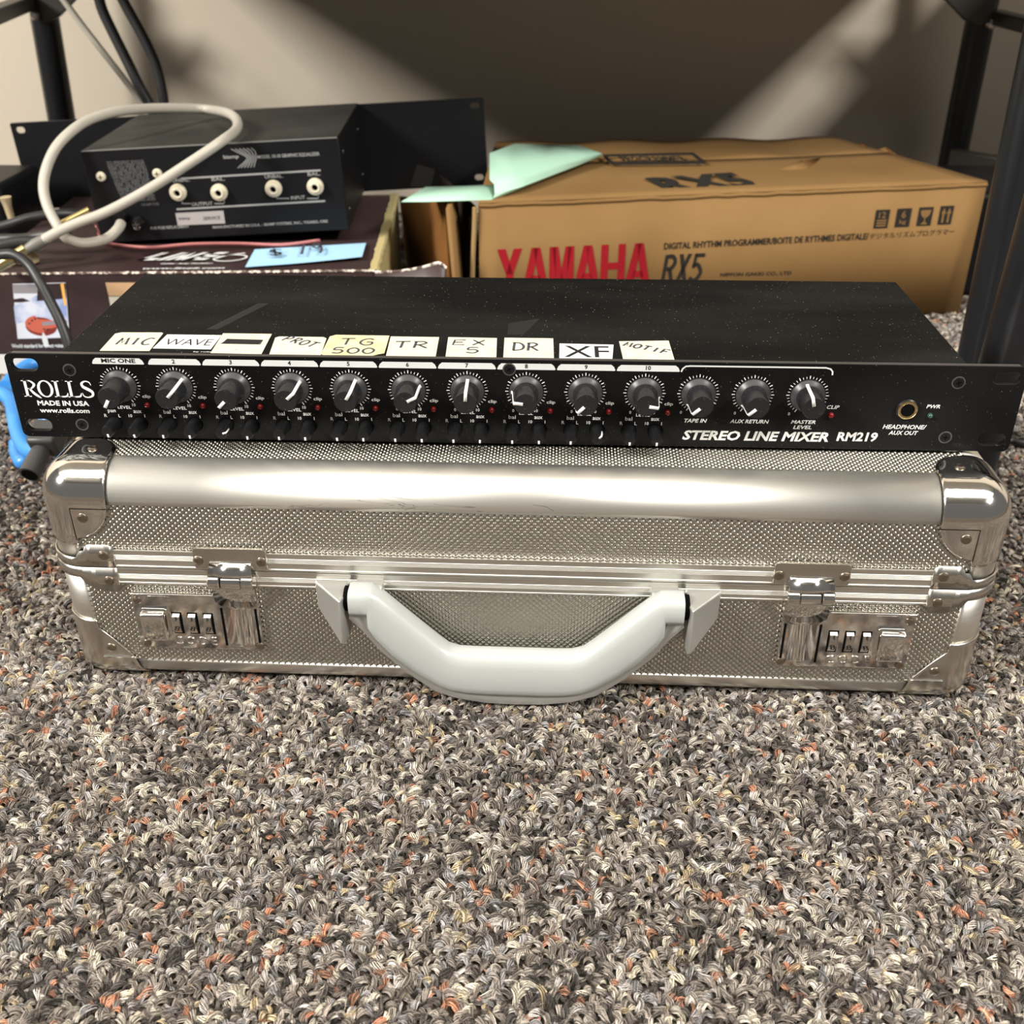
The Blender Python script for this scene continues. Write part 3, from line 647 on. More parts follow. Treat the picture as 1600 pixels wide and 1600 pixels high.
# faint rectangles left by old tape on the lid
TP=Fr((0,0,43.62),(1,0,0),(0,1,0))
for q in ([(-154,36),(-148,36),(-131,76),(-137,76)],[(-2,34),(6,34),(14,58),(-2,50)]): MB().poly(TP,q,.06).build('tape_residue','tape',mx)
H='headers'
pr=MB(); ink=MB(); cap=MB()
CH=[-187.6]+[-160.3+28.1*i for i in range(9)]
CZ=28.1
def header(x0,x1,l=True,r=True):
    pts=[(x0+.2,38.8)]
    if l: pts+=[(x0+.3,39.6),(x0+1.0,41.2),(x0+2.3,42.3)]
    else: pts+=[(x0+.3,42.3)]
    pts+=[(x1-2.3,42.3),(x1-1.0,41.2),(x1-.3,39.6),(x1-.2,38.8)]
    # body between: bottom at 39.3, small feet at ends
    m=MB(); m.poly(FP,[(x0+.6,39.2)]+pts[1:-1]+[(x1-.6,39.2)],.07); return m.build('channel_header','offwhite',panel)
names=['MIC ONE']+[str(i) for i in range(2,11)]
edges=[-199.3]+[CH[i]-14.05+.0 for i in range(1,10)]+[80.6]; edges[1]=-173.0
for i in range(10):
    header(edges[i]+(.7 if i==1 else 0),edges[i+1]-(.6 if i==0 else 0))
    ink=MB(); text(ink,FP,names[i],(edges[i]+edges[i+1])/2,39.9,(16.5 if i==0 else None),2.2,anchor='c',lift=.12,bold=.03); ink.build('header_number','ink',panel)
m=MB(); m.ribbon(FP,[(81,39.2),(81.6,40.8),(83,42.0),(85,42.2),(148,42.2),(150.2,41.6),(151.3,40.3),(151.4,38.6)],.75,.07); m.build('master_bracket_line','offwhite',panel)
def ring(cx,cz_):
    for k in range(31):
        a=math.radians(-150+10*k); major=(k%3==0); r0,r1=8.5,(10.0 if major else 9.6); w=.42 if major else .26
        m_=pr; d=Vector((sin(a),cos(a))); q=Vector((d.y,-d.x))*w/2
        p=[(cx+d.x*r0-q.x,cz_+d.y*r0-q.y),(cx+d.x*r1-q.x,cz_+d.y*r1-q.y),(cx+d.x*r1+q.x,cz_+d.y*r1+q.y),(cx+d.x*r0+q.x,cz_+d.y*r0+q.y)]
        pr.poly(FP,p[::-1],.07)
for i,x in enumerate(CH):
    ring(x,CZ)
    text(pr,FP,'0',x-5.7,17.2,None,1.55,anchor='r'); text(pr,FP,'10',x+4.0,17.3,None,1.55)
    text(pr,FP,'LEVEL',x,15.9,6.6,1.6,anchor='c',bold=0)
    text(pr,FP,'clip',x+11.9,21.4,4.1,2.1,anchor='c',bold=.006)
    text(pr,FP,'pan' if i==0 else 'bal',x-6.7,13.3 if i==0 else 13.6,3.9 if i==0 else 3.4,2.0,anchor='c',bold=.006); text(pr,FP,'aux',x+6.0,13.7,4.0,1.45,anchor='c',bold=.006)
    text(pr,FP,'R',x-10.2,11.3,None,1.7,anchor='c',bold=.006); text(pr,FP,'L',x-3.3,11.3,None,1.7,anchor='c',bold=.006)
    text(pr,FP,'10',x+2.1,11.4,None,1.6,anchor='c',bold=.006); text(pr,FP,'1',x+9.2,11.4,None,1.6,anchor='c',bold=.006)
for x in (90,115.7,141.4): ring(x,CZ); text(pr,FP,'0',x-7.0,17.6,None,1.6,anchor='r')
for s_,x0,z0,x1,z1,b in (('TAPE IN',84.4,13.1,95.3,15.1,.02),('AUX RETURN',106.3,13.1,124.9,15.1,.02),('MASTER',135.4,13.3,147.1,15.2,.02),('LEVEL',136.8,10.5,145.6,12.4,.02),('STEREO LINE MIXER',84.2,3.8,154.5,9.0,.035),('HEADPHONE/',179.3,11.3,200.0,13.6,.02),('AUX OUT',182.6,8.2,196.6,10.4,.02),('PWR',197.9,22.4,204.3,24.3,.02),('CLIP',151.3,21.3,157.2,23.2,.01)):
    text(pr,FP,s_,x0,z0,x1-x0,z1-z0,bold=b,shear=.22)
text(pr,FP,'RM219',158.3,4.3,19.5,5.0,bold=.035,shear=.12)
text(pr,FP,'MADE IN USA',-230.3,17.0,25.5,2.7,bold=.03); text(pr,FP,'www.rolls.com',-230,13.2,24.6,2.5,bold=.025)
# serif brand lettering drawn stroke by stroke
def serif(s_,x,z,cw,ch):
    for c in s_:
        if c in 'RL':
            pr.poly(FP,[(x+.16*cw,z),(x+.34*cw,z),(x+.34*cw,z+ch),(x+.16*cw,z+ch)],.07)
            pr.poly(FP,[(x+.02*cw,z),(x+.5*cw,z),(x+.5*cw,z+.05*ch),(x+.02*cw,z+.05*ch)],.07); pr.poly(FP,[(x+.02*cw,z+.95*ch),(x+.48*cw,z+.95*ch),(x+.48*cw,z+ch),(x+.02*cw,z+ch)],.07)
        if c=='R':
            pr.ribbon(FP,[(x+.3*cw,z+.97*ch),(x+.6*cw,z+.96*ch),(x+.82*cw,z+.75*ch),(x+.6*cw,z+.52*ch),(x+.32*cw,z+.5*ch)],1,.07,ws=[.05*ch,.08*ch,.18*cw,.08*ch,.05*ch],sub=6)
            pr.ribbon(FP,[(x+.45*cw,z+.52*ch),(x+.7*cw,z+.22*ch),(x+.95*cw,z+.03*ch),(x+1.12*cw,z-.08*ch)],1,.07,ws=[.12*cw,.18*cw,.15*cw,.03*cw],sub=4)
        if c=='L': pr.ribbon(FP,[(x+.3*cw,z+.03*ch),(x+.7*cw,z+.04*ch),(x+.86*cw,z+.1*ch),(x+.92*cw,z+.26*ch)],1,.07,ws=[.06*ch,.09*ch,.1*ch,.03*ch],sub=4)
        if c=='O':
            n=36; A=[(x+.5*cw+.52*cw*cos(2*PI*k/n),z+.5*ch+.52*ch*sin(2*PI*k/n)) for k in range(n)]; B=[(x+.5*cw+.34*cw*cos(2*PI*k/n),z+.5*ch+.45*ch*sin(2*PI*k/n+.0)) for k in range(n)]
            pr.add([FP.p(a,b,.07) for a,b in A+B],[(k,(k+1)%n,n+(k+1)%n,n+k) for k in range(n)])
        if c=='S': pr.ribbon(FP,[(x+.78*cw,z+.74*ch),(x+.70*cw,z+.92*ch),(x+.45*cw,z+.99*ch),(x+.2*cw,z+.86*ch),(x+.24*cw,z+.66*ch),(x+.5*cw,z+.52*ch),(x+.78*cw,z+.34*ch),(x+.76*cw,z+.12*ch),(x+.46*cw,z+.01*ch),(x+.2*cw,z+.08*ch),(x+.12*cw,z+.28*ch)],1,.07,ws=[.03*cw,.08*cw,.08*cw,.15*cw,.19*cw,.22*cw,.19*cw,.15*cw,.08*cw,.08*cw,.03*cw],sub=5)
        x+=cw*{'R':1.0,'O':1.0,'L':.88,'S':.9}[c]
serif('ROLLS',-236.0,21.6,7.5,8.6)
pr.build('printed_lettering','white',panel,label='white printed lettering and dial scales')
# knobs
def level_knob():
    m=MB(); K=Fr((0,0,0),(1,0,0),(0,0,1))
    m.m=1; m.lathe(K,[(8.1,.1),(8.1,1.2),(7.6,1.8),(6.4,2.7),(6.0,3.4)],36); m.m=0
    R_=[]
    n=48
    for h,r in ((2.8,6.0),(14.2,5.45),(15.0,5.1),(15.0,4.7),(14.8,.01)): R_.append([K.p((r+(.09 if (j%2 and 3<h<14.5) else 0))*cos(2*PI*j/n),(r+(.09 if (j%2 and 3<h<14.5) else 0))*sin(2*PI*j/n),h) for j in range(n)])
    m.rings(R_,cap0=False); k=m.build('level_knob',['knob','skirt'],mx,at=(CH[0],0,CZ),ang=30)
    p=MB(); w=.76
    G=[[(r_*1.0,h) for r_,h in ((1.2,15.12),(5.3,15.12),(5.62,14.6),(6.12,6.4),(6.3,3.6),(7.0,2.75))]]
    A=[K.p(-w,r,h) for r,h in G[0]]; B=[K.p(w,r,h) for r,h in G[0]]; p.grid([A[::-1],B[::-1]])
    q=p.build('pointer_line','white',k,solid=-.28); return k
ANG=[-150,42,-137,47,30,62,4,-84,-137,100]; RA=[-133,-133,-14]
lk=level_knob(); xs=CH+[90.0,115.7,141.4]
for i,(x,a) in enumerate(zip(xs,ANG+RA)):
    r=(0,math.radians(a),0)
    if i==0: lk.rotation_euler=r; 
    else: dup(lk,mx,(x,0,CZ),r)
def trim_knob():
    m=MB(); K=Fr((0,0,0),(1,0,0),(0,0,1)); n=36; R_=[]
    for h,r in ((0,3.3),(1.0,3.3),(9.6,2.9),(10.6,2.6),(10.7,.01)): R_.append([K.p((r+(.12 if j%2 and 1<h<10 else 0))*cos(2*PI*j/n),(r+(.12 if j%2 and 1<h<10 else 0))*sin(2*PI*j/n),h) for j in range(n)])
    m.rings(R_,cap0=False); k=m.build('trim_knob','blackplastic',mx,at=(CH[0]-6.7,0,8.2),ang=30)
    p=MB(); A=[K.p(-.45,r,h) for r,h in ((1.0,10.8),(2.75,10.75),(3.15,9.4),(3.35,6.5))]; B=[K.p(.45,r,h) for r,h in ((1.0,10.8),(2.75,10.75),(3.15,9.4),(3.35,6.5))]
    p.grid([A[::-1],B[::-1]]); p.build('pointer_line','white',k,solid=.1); return k
tk=trim_knob(); first=True
for i,x in enumerate(CH):
    for j,(dx,zz) in enumerate(((-6.4,8.2),(6.4,8.2))):
        a={(2,0):75,(8,1):40,(0,0):172,(0,1):170}.get((i,j),random.uniform(176,184))
        if first: tk.rotation_euler=(0,math.radians(a),0); tk.location.x=(x+dx)*.001; first=False
        else: dup(tk,mx,(x+dx,0,zz),(0,math.radians(a),0))
        
m=MB()
for x in CH:
    for dx in (-6.4,6.4): m.poly(FP,circ(3.9,20,x+dx,8.2),.05)
m.build('knob_hole','darkgap',panel)
def led(x,z,mt,r=1.45,lab=None):
    m=MB(); m.lathe(Fr((0,0,0),(1,0,0),(0,0,1)),[(r,-.1),(r,.7),(r*.85,1.3),(r*.5,1.8),(.01,2.0)],14); o=m.build('indicator_light',mt,mx,at=(x,0,z),label=lab); return o
l0=led(CH[0]+11.6,18.2,'red')
for x in CH[1:]+[142.1]: dup(l0,mx,(x+11.6,0,18.2))
led(200.4,18.8,'green_led',1.3,'green power indicator light')
def screw(x,z):
    m=MB(); K=Fr((0,0,0),(1,0,0),(0,0,1)); m.m=1; m.lathe(K,[(3.2,.02),(3.2,.12),(2.7,.15)],20); m.m=0; m.lathe(K,[(2.6,.05),(2.5,.35),(.01,.5)],20)
    m.m=2; m.box((0,0,.48),(2.6,.5,.12),K); m.box((0,0,.48),(.5,2.6,.12),K)
    return m.build('panel_screw',['blackplastic','edge','darkgap'],mx,at=(x,0,z),rot=(0,math.radians(random.uniform(0,80)),0))
s0=screw(-210.8,35.9)
for x,z,a in ((-210.5,7.0,20),(0.2,39.3,60),(210.3,35.7,75),(209.9,7.3,5)): dup(s0,mx,(x,0,z),(0,math.radians(a),0))
m=MB(); J=Fr((188.9,0,21.9),(1,0,0),(0,0,1)); m.lathe(J,[(5.2,0),(5.2,.9),(4.7,1.3),(4.2,1.3)],28); o=m.build('headphone_jack','blackplastic',mx)
m=MB(); n=28; m.rings([[J.p(r*cos(2*PI*j/n),r*sin(2*PI*j/n),h) for j in range(n)] for r,h in ((4.7,1.1),(4.6,1.7),(4.1,1.9),(3.3,1.7),(3.15,.6),(3.1,.4))],False,False); m.build('jack_ring','brass',o)
m=MB(); m.poly(J,circ(3.15,24),1.35); m.build('jack_opening','darkgap',o)
# paper stickers on the lid, each with its own writing
ST=Fr((0,1.2,43.75),(1,0,0),(0,1,0))
def stick(q,mt,lab,write):
    m=MB(); m.poly(ST,q,.22,.2); o=m.build('paper_label',mt,mx,label=lab)
    w=MB(); mtk=write(w); 
    if mtk: w.build('handwriting' if mtk=='pen' else 'printing',mtk,o)
stick([(-196.4,3.9),(-172.5,4.4),(-173.4,28.0),(-174.5,28.9),(-194.5,28.4),(-197.1,26.5)][0:6],'paper','cream label with MIC written in pen',lambda w:(hand(w,ST,'MIC',-191.5,12,4.7,9,.9),'pen')[1])
stick([(-172.0,7.9),(-143.7,7.6),(-143.6,26.3),(-170.8,26.3)],'whitepaper','white label printed WAVE',lambda w:(text(w,ST,'WAVE',-168.5,12.2,23,8.2,bold=-.004,lift=.25),'ink')[1])
def blk(w):
    w.poly(ST,[(-140.5,15),(-122.5,14.6),(-121.6,20.6),(-139.5,21.4)],.25)
    for k in range(9): w.ribbon(ST,[(-141+k*.3,15+k*.75),(-121.3,14.6+k*.72)],.6,.26)
    for k in range(12): w.poly(ST,circ(.25,6,-141+random.random()*17,5+random.random()*4),.25)
    return 'ink'
stick([(-142.5,3.0),(-117.9,2.3),(-119.1,28.9),(-143.5,28.9)],'paper','cream label with its writing scribbled out in black',blk)
stick([(-114,1.6),(-89.4,1.3),(-90.8,23.8),(-92.6,25.5),(-114.6,25.5),(-116.2,23.9)],'paper','cream label with PROT written on a slant',lambda w:(hand(w,ST.moved(-112.5,20.5).turned(-28),'PROT',0,0,3.8,6.6,.8,.35),'pen')[1])
def tgw(w): hand(w,ST,'TG',-83,15.5,6.6,8.5,.8,.45); hand(w,ST,'500',-85,4.5,5.6,7.2,.8,.3); return 'pen'
stick([(-88,1.9),(-66,1.2),(-62,4.2),(-59.6,5.4),(-60.3,28.5),(-87,28.8),(-89.6,26.5),(-89.6,3.4)],'oldpaper','yellowed label with TG 500 written in pen',tgw)
stick([(-58.3,.9),(-34.7,.8),(-35.5,27.4),(-59.5,27.5)],'paper','cream label with TR written in pen',lambda w:(hand(w,ST,'TR',-56,12.5,7.2,8.5,.9,.25),'pen')[1])
def exw(w): hand(w,ST,'EX',-28.2,17.2,6.2,6.8,.8,.55); hand(w,ST,'5',-21,7,6.4,7,.8); return 'pen'
stick([(-30,.9),(-6,1.2),(-6.9,27.1),(-31,27.6)],'paper','cream label with EX 5 written in pen',exw)
stick([(-2.7,1.3),(21.2,1.3),(20.8,27.7),(-3.2,27.7)],'paper','cream label with DR written in pen',lambda w:(hand(w,ST,'DR',1.2,11,5.6,10,.9,.25),'pen')[1])
stick([(23.7,1.5),(48.6,1.1),(50.1,20.2),(23.9,20.9)],'whitepaper','white label printed XF in large type',lambda w:(text(w,ST,'XF',26,3.6,21.5,14.3,bold=.004,lift=.25),'ink')[1])
stick([(53.8,-.1),(77.8,1.2),(77.3,26.6),(53,24.9)],'paper','cream label with MOTIF written on a slant',lambda w:(hand(w,ST.moved(54.6,19).turned(-27),'MOTIF',0,0,3.5,5.6,.85,.35),'pen')[1])
m=MB(); text(m,ST,'by rolls',-151,3.2,8.5,1.4,bold=.01,lift=.2); m.build('small_printing','white',mx)
# ================================================================ dark glossy carton (left)
DZ=-36.0
A_=AZ(0,427,DZ); B_=AZ(585,422,DZ); ex=(B_-A_).normalized(); 
carton=thing('glossy_carton','dark maroon product carton with frayed edges under the rack equalizer','box',(B_.x,B_.y,-FL),(0,0,math.atan2(ex.y,ex.x)))
# local frame: x along front edge (0 at right corner, negative leftwards), y to the back
CWd,CDp,CHt=330,258,DZ+FL
m=MB(); m.box((-CWd/2,CDp/2,CHt/2-.5),(CWd,CDp,CHt-1)); m.build('carton_body','maroon',carton,bev=.6)
m=MB(); rnd=random.Random(4)
def jag(p0,p1,w,nrm,n=90):
    p0,p1,nrm=Vector(p0),Vector(p1),Vector(nrm); R_=[]
    for i in range(n+1):
        q=p0.lerp(p1,i/n); a=w*rnd.uniform(.35,1.2); R_.append([q-nrm*a,q+Vector((0,-.5,.5))+Vector((rnd.uniform(-.2,.2),0,rnd.uniform(-.3,.5))),q+Vector((0,-.8,-a*.8))])
    return R_
m.grid(jag((-CWd,0,CHt),(0,0,CHt),1.6,(0,-1,0),220)); m.build('frayed_edge','fray',carton)
m=MB(); m.box((1.2,CDp/2,CHt/2),(2.2,CDp-2,CHt-2)); 
R_=[]
for i in range(41):
    t=i/40; y=CDp*t; w=3.4+rnd.uniform(-.7,.9); R_.append([Vector((-3.6-rnd.uniform(0,1.6),y,CHt+.25)),Vector((w*.5,y,CHt+.5)),Vector((w,y,CHt-.6-rnd.random())),Vector((w*.8,y,CHt-5))])
m.grid(R_); m.build('bare_side_wall','cardpale',carton)
# flap standing out on the right front corner
m=MB(); m.grid([[Vector((1,-2,CHt-2)),Vector((20,-8,CHt+.5)),Vector((42,-14,CHt+6)),Vector((54,-16,CHt+10)),Vector((60,-18,CHt+6))],[Vector((1,-2,CHt-60)),Vector((20,-8,CHt-60)),Vector((42,-14,CHt-60)),Vector((54,-16,CHt-60)),Vector((60,-18,CHt-60))]]); m.build('side_flap',['maroon'],carton,solid=2.4)
m=MB(); m.tube([(1,-2,CHt-1),(20,-8,CHt+1.2),(42,-14,CHt+6.6),(54,-16,CHt+10.6),(60,-18,CHt+6.6)],1.3,6,3); m.build('flap_edge','fray',carton)
# printing on the carton
def cl(u,v):  # photo point on carton top -> local
    p=MW[carton].inverted()@W(AZ(u,v,DZ)); return (p.x*1000,p.y*1000)
CT=Fr((0,0,CHt),(1,0,0),(0,1,0)); CF=Fr((0,-.0,0),(1,0,0),(0,0,1))
m=MB(); x0,y0=cl(212,408); x1,y1=cl(338,395); sl=.75
def para(mb,x,y,w,h,fr=CT,l=.6): mb.poly(fr,[(x,y),(x+w,y),(x+w+h*sl,y+h),(x+h*sl,y+h)],l)
hh=y1-y0; ww=(x1-x0)
# block logo: LINE
def blockL(x,w): para(m,x,y0,w,hh*.3); para(m,x,y0,w*.42,hh)
u=ww/4.1
blockL(x0,u*.95); para(m,x0+u*1.08,y0,u*.34,hh)
para(m,x0+u*1.55,y0,u*.3,hh); m.poly(CT,[(x0+u*1.55+hh*sl,y0+hh),(x0+u*1.9+hh*sl,y0+hh),(x0+u*2.45,y0),(x0+u*2.1,y0)],.6); para(m,x0+u*2.3,y0,u*.3,hh)
para(m,x0+u*2.8,y0,u*.3,hh); 
for k in (0,.38,.76): para(m,x0+u*2.8+k*hh*sl,y0+k*hh,u*.95,hh*.24)
xr,yr=cl(360,404); mm=[]
for k in range(28):
    a=2*PI*k/28; mm.append((xr+13*cos(a)+3*sin(a),yr+9*sin(a)))
m.ribbon(CT,mm+[mm[0]],2.2,.6); m.ribbon(CT,[(xr-13,yr-2),(xr-4,yr+8),(xr+10,yr+14)],2.5,.6)
m.build('carton_logo','offwhite',carton)
m=MB(); x,y=cl(222,422); text(m,CT,'www.line6.com',x,y,cl(350,422)[0]-x,5.2,bold=.03,shear=.3,lift=.6); x,y=cl(250,414.5); text(m,CT,'Guitar Amp Modeling',x,y,cl(332,414)[0]-x,4.6,bold=.03,shear=.3,lift=.6); m.build('carton_printing','offwhite',carton)
# front face: photograph of a guitar on blue cloth, and a tan panel
iv=MW[carton].inverted(); y_w=B_.y
def cfp(u,v):
    d=_ray(u,v); o=iv@W(CAM); dd=(iv.to_3x3()@d); t=(-o.y)/dd.y*1; p=o+dd*t; return (p.x*1000,p.z*1000)
def fq(name,mt,q,l=.9,par=None):
    m=MB(); m.poly(CF,[cfp(*a) for a in q],l); return m.build(name,mt,par or carton)
pic=fq('box_photograph','pic_white',[(28,529),(109,527),(103,441),(20,443)],.75)
fq('photo_detail','pic_blue',[(25,505),(60,500),(106,505),(104,460),(70,455),(22,478)],.8,pic)
fq('photo_detail','pic_grey',[(22,458),(60,458),(60,444),(20,444)],.8,pic)
fq('photo_detail','pic_dark',[(58,470),(104,466),(103,442),(60,443)],.82,pic)
fq('photo_detail','pic_dark',[(22,472),(34,472),(48,470),(36,465),(21,467)],.82,pic)
fq('photo_detail','pic_orange',[(101,478),(104.5,475),(100,442),(95,443)],.86,pic)
m=MB(); c0=cfp(64,506); c1=cfp(64+24,506); rx=(c1[0]-c0[0]); rz=(cfp(64,492)[1]-c0[1])
m.poly(CF,[(c0[0]+1.02*rx*cos(t),c0[1]-2.2+1.05*rz*sin(t)) for t in [2*PI*k/24 for k in range(24)]],.84); m.build('photo_detail','pic_redd',pic)
m=MB(); m.poly(CF,[(c0[0]+rx*cos(t)*(1 if cos(t)<0 else 1.25),c0[1]+rz*sin(t)*(1 if cos(t)<0 else .55)) for t in [2*PI*k/24 for k in range(24)]],.88); m.build('photo_detail','pic_red',pic)
m=MB(); m.poly(CF,[(c0[0]+rx*.1,c0[1]+rz*.22),(c0[0]+rx*1.75,c0[1]+rz*.45),(c0[0]+rx*1.75,c0[1]+rz*.12),(c0[0]+rx*.1,c0[1]-rz*.2)][::-1],.91); m.build('photo_detail','pic_grey',pic)
m=MB()
for k in range(6): m.poly(CF,circ(.9,8,c0[0]+rx*(-.72+.22*k),c0[1]+rz*((.1,.42,.6,.7,-.55,-.6)[k])),.92)
m.build('photo_detail','pic_dark',pic)
wl=fq('white_sticker','whitepaper',[(-20,604),(50,604),(46,553),(-34,553)],.75); fq('dark_dot','ink',[(31,575),(40,575),(40,568),(31,568)],.85,wl)
fq('box_picture','pic_tan',[(170,462),(240,462),(240,441),(165,441)],.75); fq('box_picture','pic_pale',[(174,482),(240,482),(240,463),(170,463)],.75)
m=MB(); a=cfp(20,545); b=cfp(101,543); text(m,CF,'World standard for direct guitar',a[0],a[1],b[0]-a[0],4.6,bold=.03,lift=.75); m.build('carton_caption','offwhite',carton)
m=MB(); a=cfp(73,541); m.poly(CF,[(a[0]-2.0,a[1]),(a[0]+2.2,a[1]),(a[0]+2.4,a[1]+7),(a[0],a[1]+14),(a[0]-2.2,a[1]+7)],.85); m.build('torn_spot','offwhite',carton)
# blue price note on the carton
bn=[AZ(383,418,DZ+.8),AZ(566,405,DZ+.8),AZ(572,380,DZ+.8),AZ(398,390,DZ+.8)]
m=MB()
G=[]
for i in range(9):
    t=i/8; lo=bn[0].lerp(bn[1],t); hi=bn[3].lerp(bn[2],t); lift=Vector((0,0,.3+3.5*max(0,t-.35)**1.5))
    G.append([lo+lift,lo.lerp(hi,.5)+lift*.5+Vector((0,0,.2)),hi+Vector((0,0,.2))])
m.grid(G); o=m.build('price_note','bluenote',None,world=False); note=o
tag(note,'pale blue paper note with a price written on it, on the dark carton','note')
m=MB(); nf=Fr(bn[0]+Vector((0,0,1.2)),bn[1]-bn[0],bn[3]-bn[0]); hand(m,nf,'$',20,16,13,22,1.6,lift=2); hand(m,nf,'79',44,14,9,30,1.6,gap=.5,lift=2.5); m.build('handwriting','pen',note,world=True)
# ================================================================ rack equalizer on the carton
SC=.98
eo=CAM+(Vector((-385.74,472.2,-40.31))-CAM)*SC
eqr=(-.008,-.046,.066)
eq=thing('rack_equalizer','black rack equalizer seen from behind with four cream jack sockets, on the dark carton','audio unit',eo,eqr)
BW,BH,BD,EL,ER=223.4*SC,80*SC,183.7*SC,131.6*SC,127.4*SC
m=MB(); m.box((BW/2,BD/2,BH/2),(BW,BD,BH)); body=m.build('eq_body','eq',eq,bev=.8)
m=MB(); m.box((BW/2,BD/2-1,BH+.2),(BW-1.5,BD-3,.5)); m.build('top_cover','eqtop',eq)
m=MB(); m.tube([(1,-.1,BH+.1),(BW-1,-.1,BH+.1)],.7,6); m.build('worn_edge','eqedge',eq)
m=MB(); EP=Fr((0,BD,0),(1,0,0),(0,0,1))
plate(m,EP,[rrect(EL+BW+ER,87*SC,1.5,4,(BW+ER-EL)/2,-8+43.5*SC)]+[rrect(9,6.2,3,5,x,z) for x in (-EL+9,BW+ER-9) for z in (-8+87*SC-7,-8+8)],3,.3,h=0); m.build('rack_panel','eq',eq,ang=30)
EB=Fr((0,0,0),(1,0,0),(0,0,1))
q_inv=MW[eq].inverted()
def eb(u,v):
    o=q_inv@W(CAM); d=q_inv.to_3x3()@_ray(u,v); t=-o.y/d.y; p=o+d*t; return (p.x*1000,p.z*1000)
for u,v in ((279,300),(343,300),(428,294),(493,291)):
    x,z=eb(u,v); K=EB.moved(x,z); m=MB(); n=20
    m.rings([[K.p(r*cos(2*PI*j/n),r*sin(2*PI*j/n),h) for j in range(n)] for r,h in ((7.2,0),(7.2,3.0),(6.6,3.6),(4.8,3.8),(4.6,6),(4.0,6.4),(2.7,6.2),(2.6,1))],False,False); o=m.build('jack_socket','cream',eq)
    m=MB(); m.poly(K,circ(2.8,16),3.0); m.build('jack_opening','darkgap',o)
for u,v in ((158,276),(246,271)):
    x,z=eb(u,v); m=MB(); K=EB.moved(x,z); m.lathe(K,[(4.2,0),(4.2,.8),(3.4,1.9),(1.5,2.4),(.01,2.5)],18); o=m.build('round_screw','cream',eq); m=MB(); m.box((0,0,2.5),(4,.6,.2),K); m.box((0,0,2.5),(.6,4,.2),K); m.build('screw_cross','darkgap',o)
t=MB(); f=MB()
def tl(mb,s_,u0,v0,u1,hh,**k):
    a=eb(u0,v0); b=eb(u1,v0-(u1-u0)*.03); text(mb,EB,s_,a[0],a[1],b[0]-a[0],hh,lift=.15,**k)
tl(t,'MODEL 10-10 GRAPHIC EQUALIZER',403,249,500,3.4,bold=.02); tl(t,'MANUFACTURED IN U.S.A. - BIAMP SYSTEMS, INC., TIGARD, ORE',333,358,513,2.8,bold=.02); tl(t,'FOR FUSE REPLACEMENT',236,359,296,2.6,bold=.01)
tl(t,'UNBAL.',270,285,297,3); tl(t,'BAL.',331,283,352,3); tl(t,'UNBAL.',414,279,443,3); tl(t,'BAL.',481,275,501,3); tl(t,'OUTPUT',300,322,333,3); tl(t,'INPUT',455,312,477,3)
for (u0,v0,u1,v1) in ((283,279,501,266),(276,327,508,314)): a=eb(u0,v0); b=eb(u1,v1); t.ribbon(EB,[a,b],1.5,.14)
for (u0,u1,u2,u3,v) in ((284,298,335,350,318),(432,452,480,497,310)):
    for a_,b_,e_ in ((u0,u1,u0),(u2,u3,u3)): p=eb(a_,v); q=eb(b_,v); r=eb(e_,v-5); t.ribbon(EB,[p,q] if e_==u3 else [q,p],.8,.14); t.ribbon(EB,[(r[0],p[1]),(r[0],r[1]+.5)],.8,.14)
# wavy stripe emblem beside its word
def wave(mb,u,v,s_,mt=None):
    x,z=eb(u,v)
    for k in range(6):
        mb.ribbon(EB,[(x+s_*(-9+k*3.4),z+s_*8),(x+s_*(-4+k*3.0),z+s_*5),(x+s_*(2+k*1.8),z+s_*1.5),(x+s_*(3+k*1.6),z-s_*1),(x+s_*(-2+k*2.2),z-s_*5),(x+s_*(-6+k*2.8),z-s_*8)],s_*.62,.16,sub=4)
wave(t,380,247,1.0); a=eb(350,250); text(t,EB,'biamp',a[0],a[1],13,4,lift=.2,bold=.02)
t.build('rear_printing','eqprint',eq)
rr=random.Random(2)
for i in range(15):
    a=eb(167+i*1.7,257+i*4.2); b=eb(226+i*1.3,257+i*4.2-2); 
    text(f,EB,['TO PREVENT SHOCK','DO NOT OPEN UNIT','RISK OF FIRE AND','NO USER PARTS IN','REFER SERVICING','CAUTION FUSE 1/4'][i%6],a[0],a[1],b[0]-a[0],2.4,lift=.12,bold=.03)
a=eb(222,322); text(f,EB,'1/4 AMP FUSE',a[0],a[1],15,2.4,lift=.12,bold=.03)
f.build('warning_text','eqfaint',eq)
q=[eb(278,352),eb(352,349),eb(349,329),eb(274,333)]
m=MB(); m.poly(EB,q,.2,.15); o=m.build('silver_label','sticker',eq); m=MB(); wave(m,302,341,.75); a=eb(280,345); text(m,EB,'biamp',a[0],a[1],10,3.4,lift=.35); a=eb(318,344); text(m,EB,'SERVICE',a[0],a[1],15,3.0,lift=.35); m.build('label_printing','pen',o)
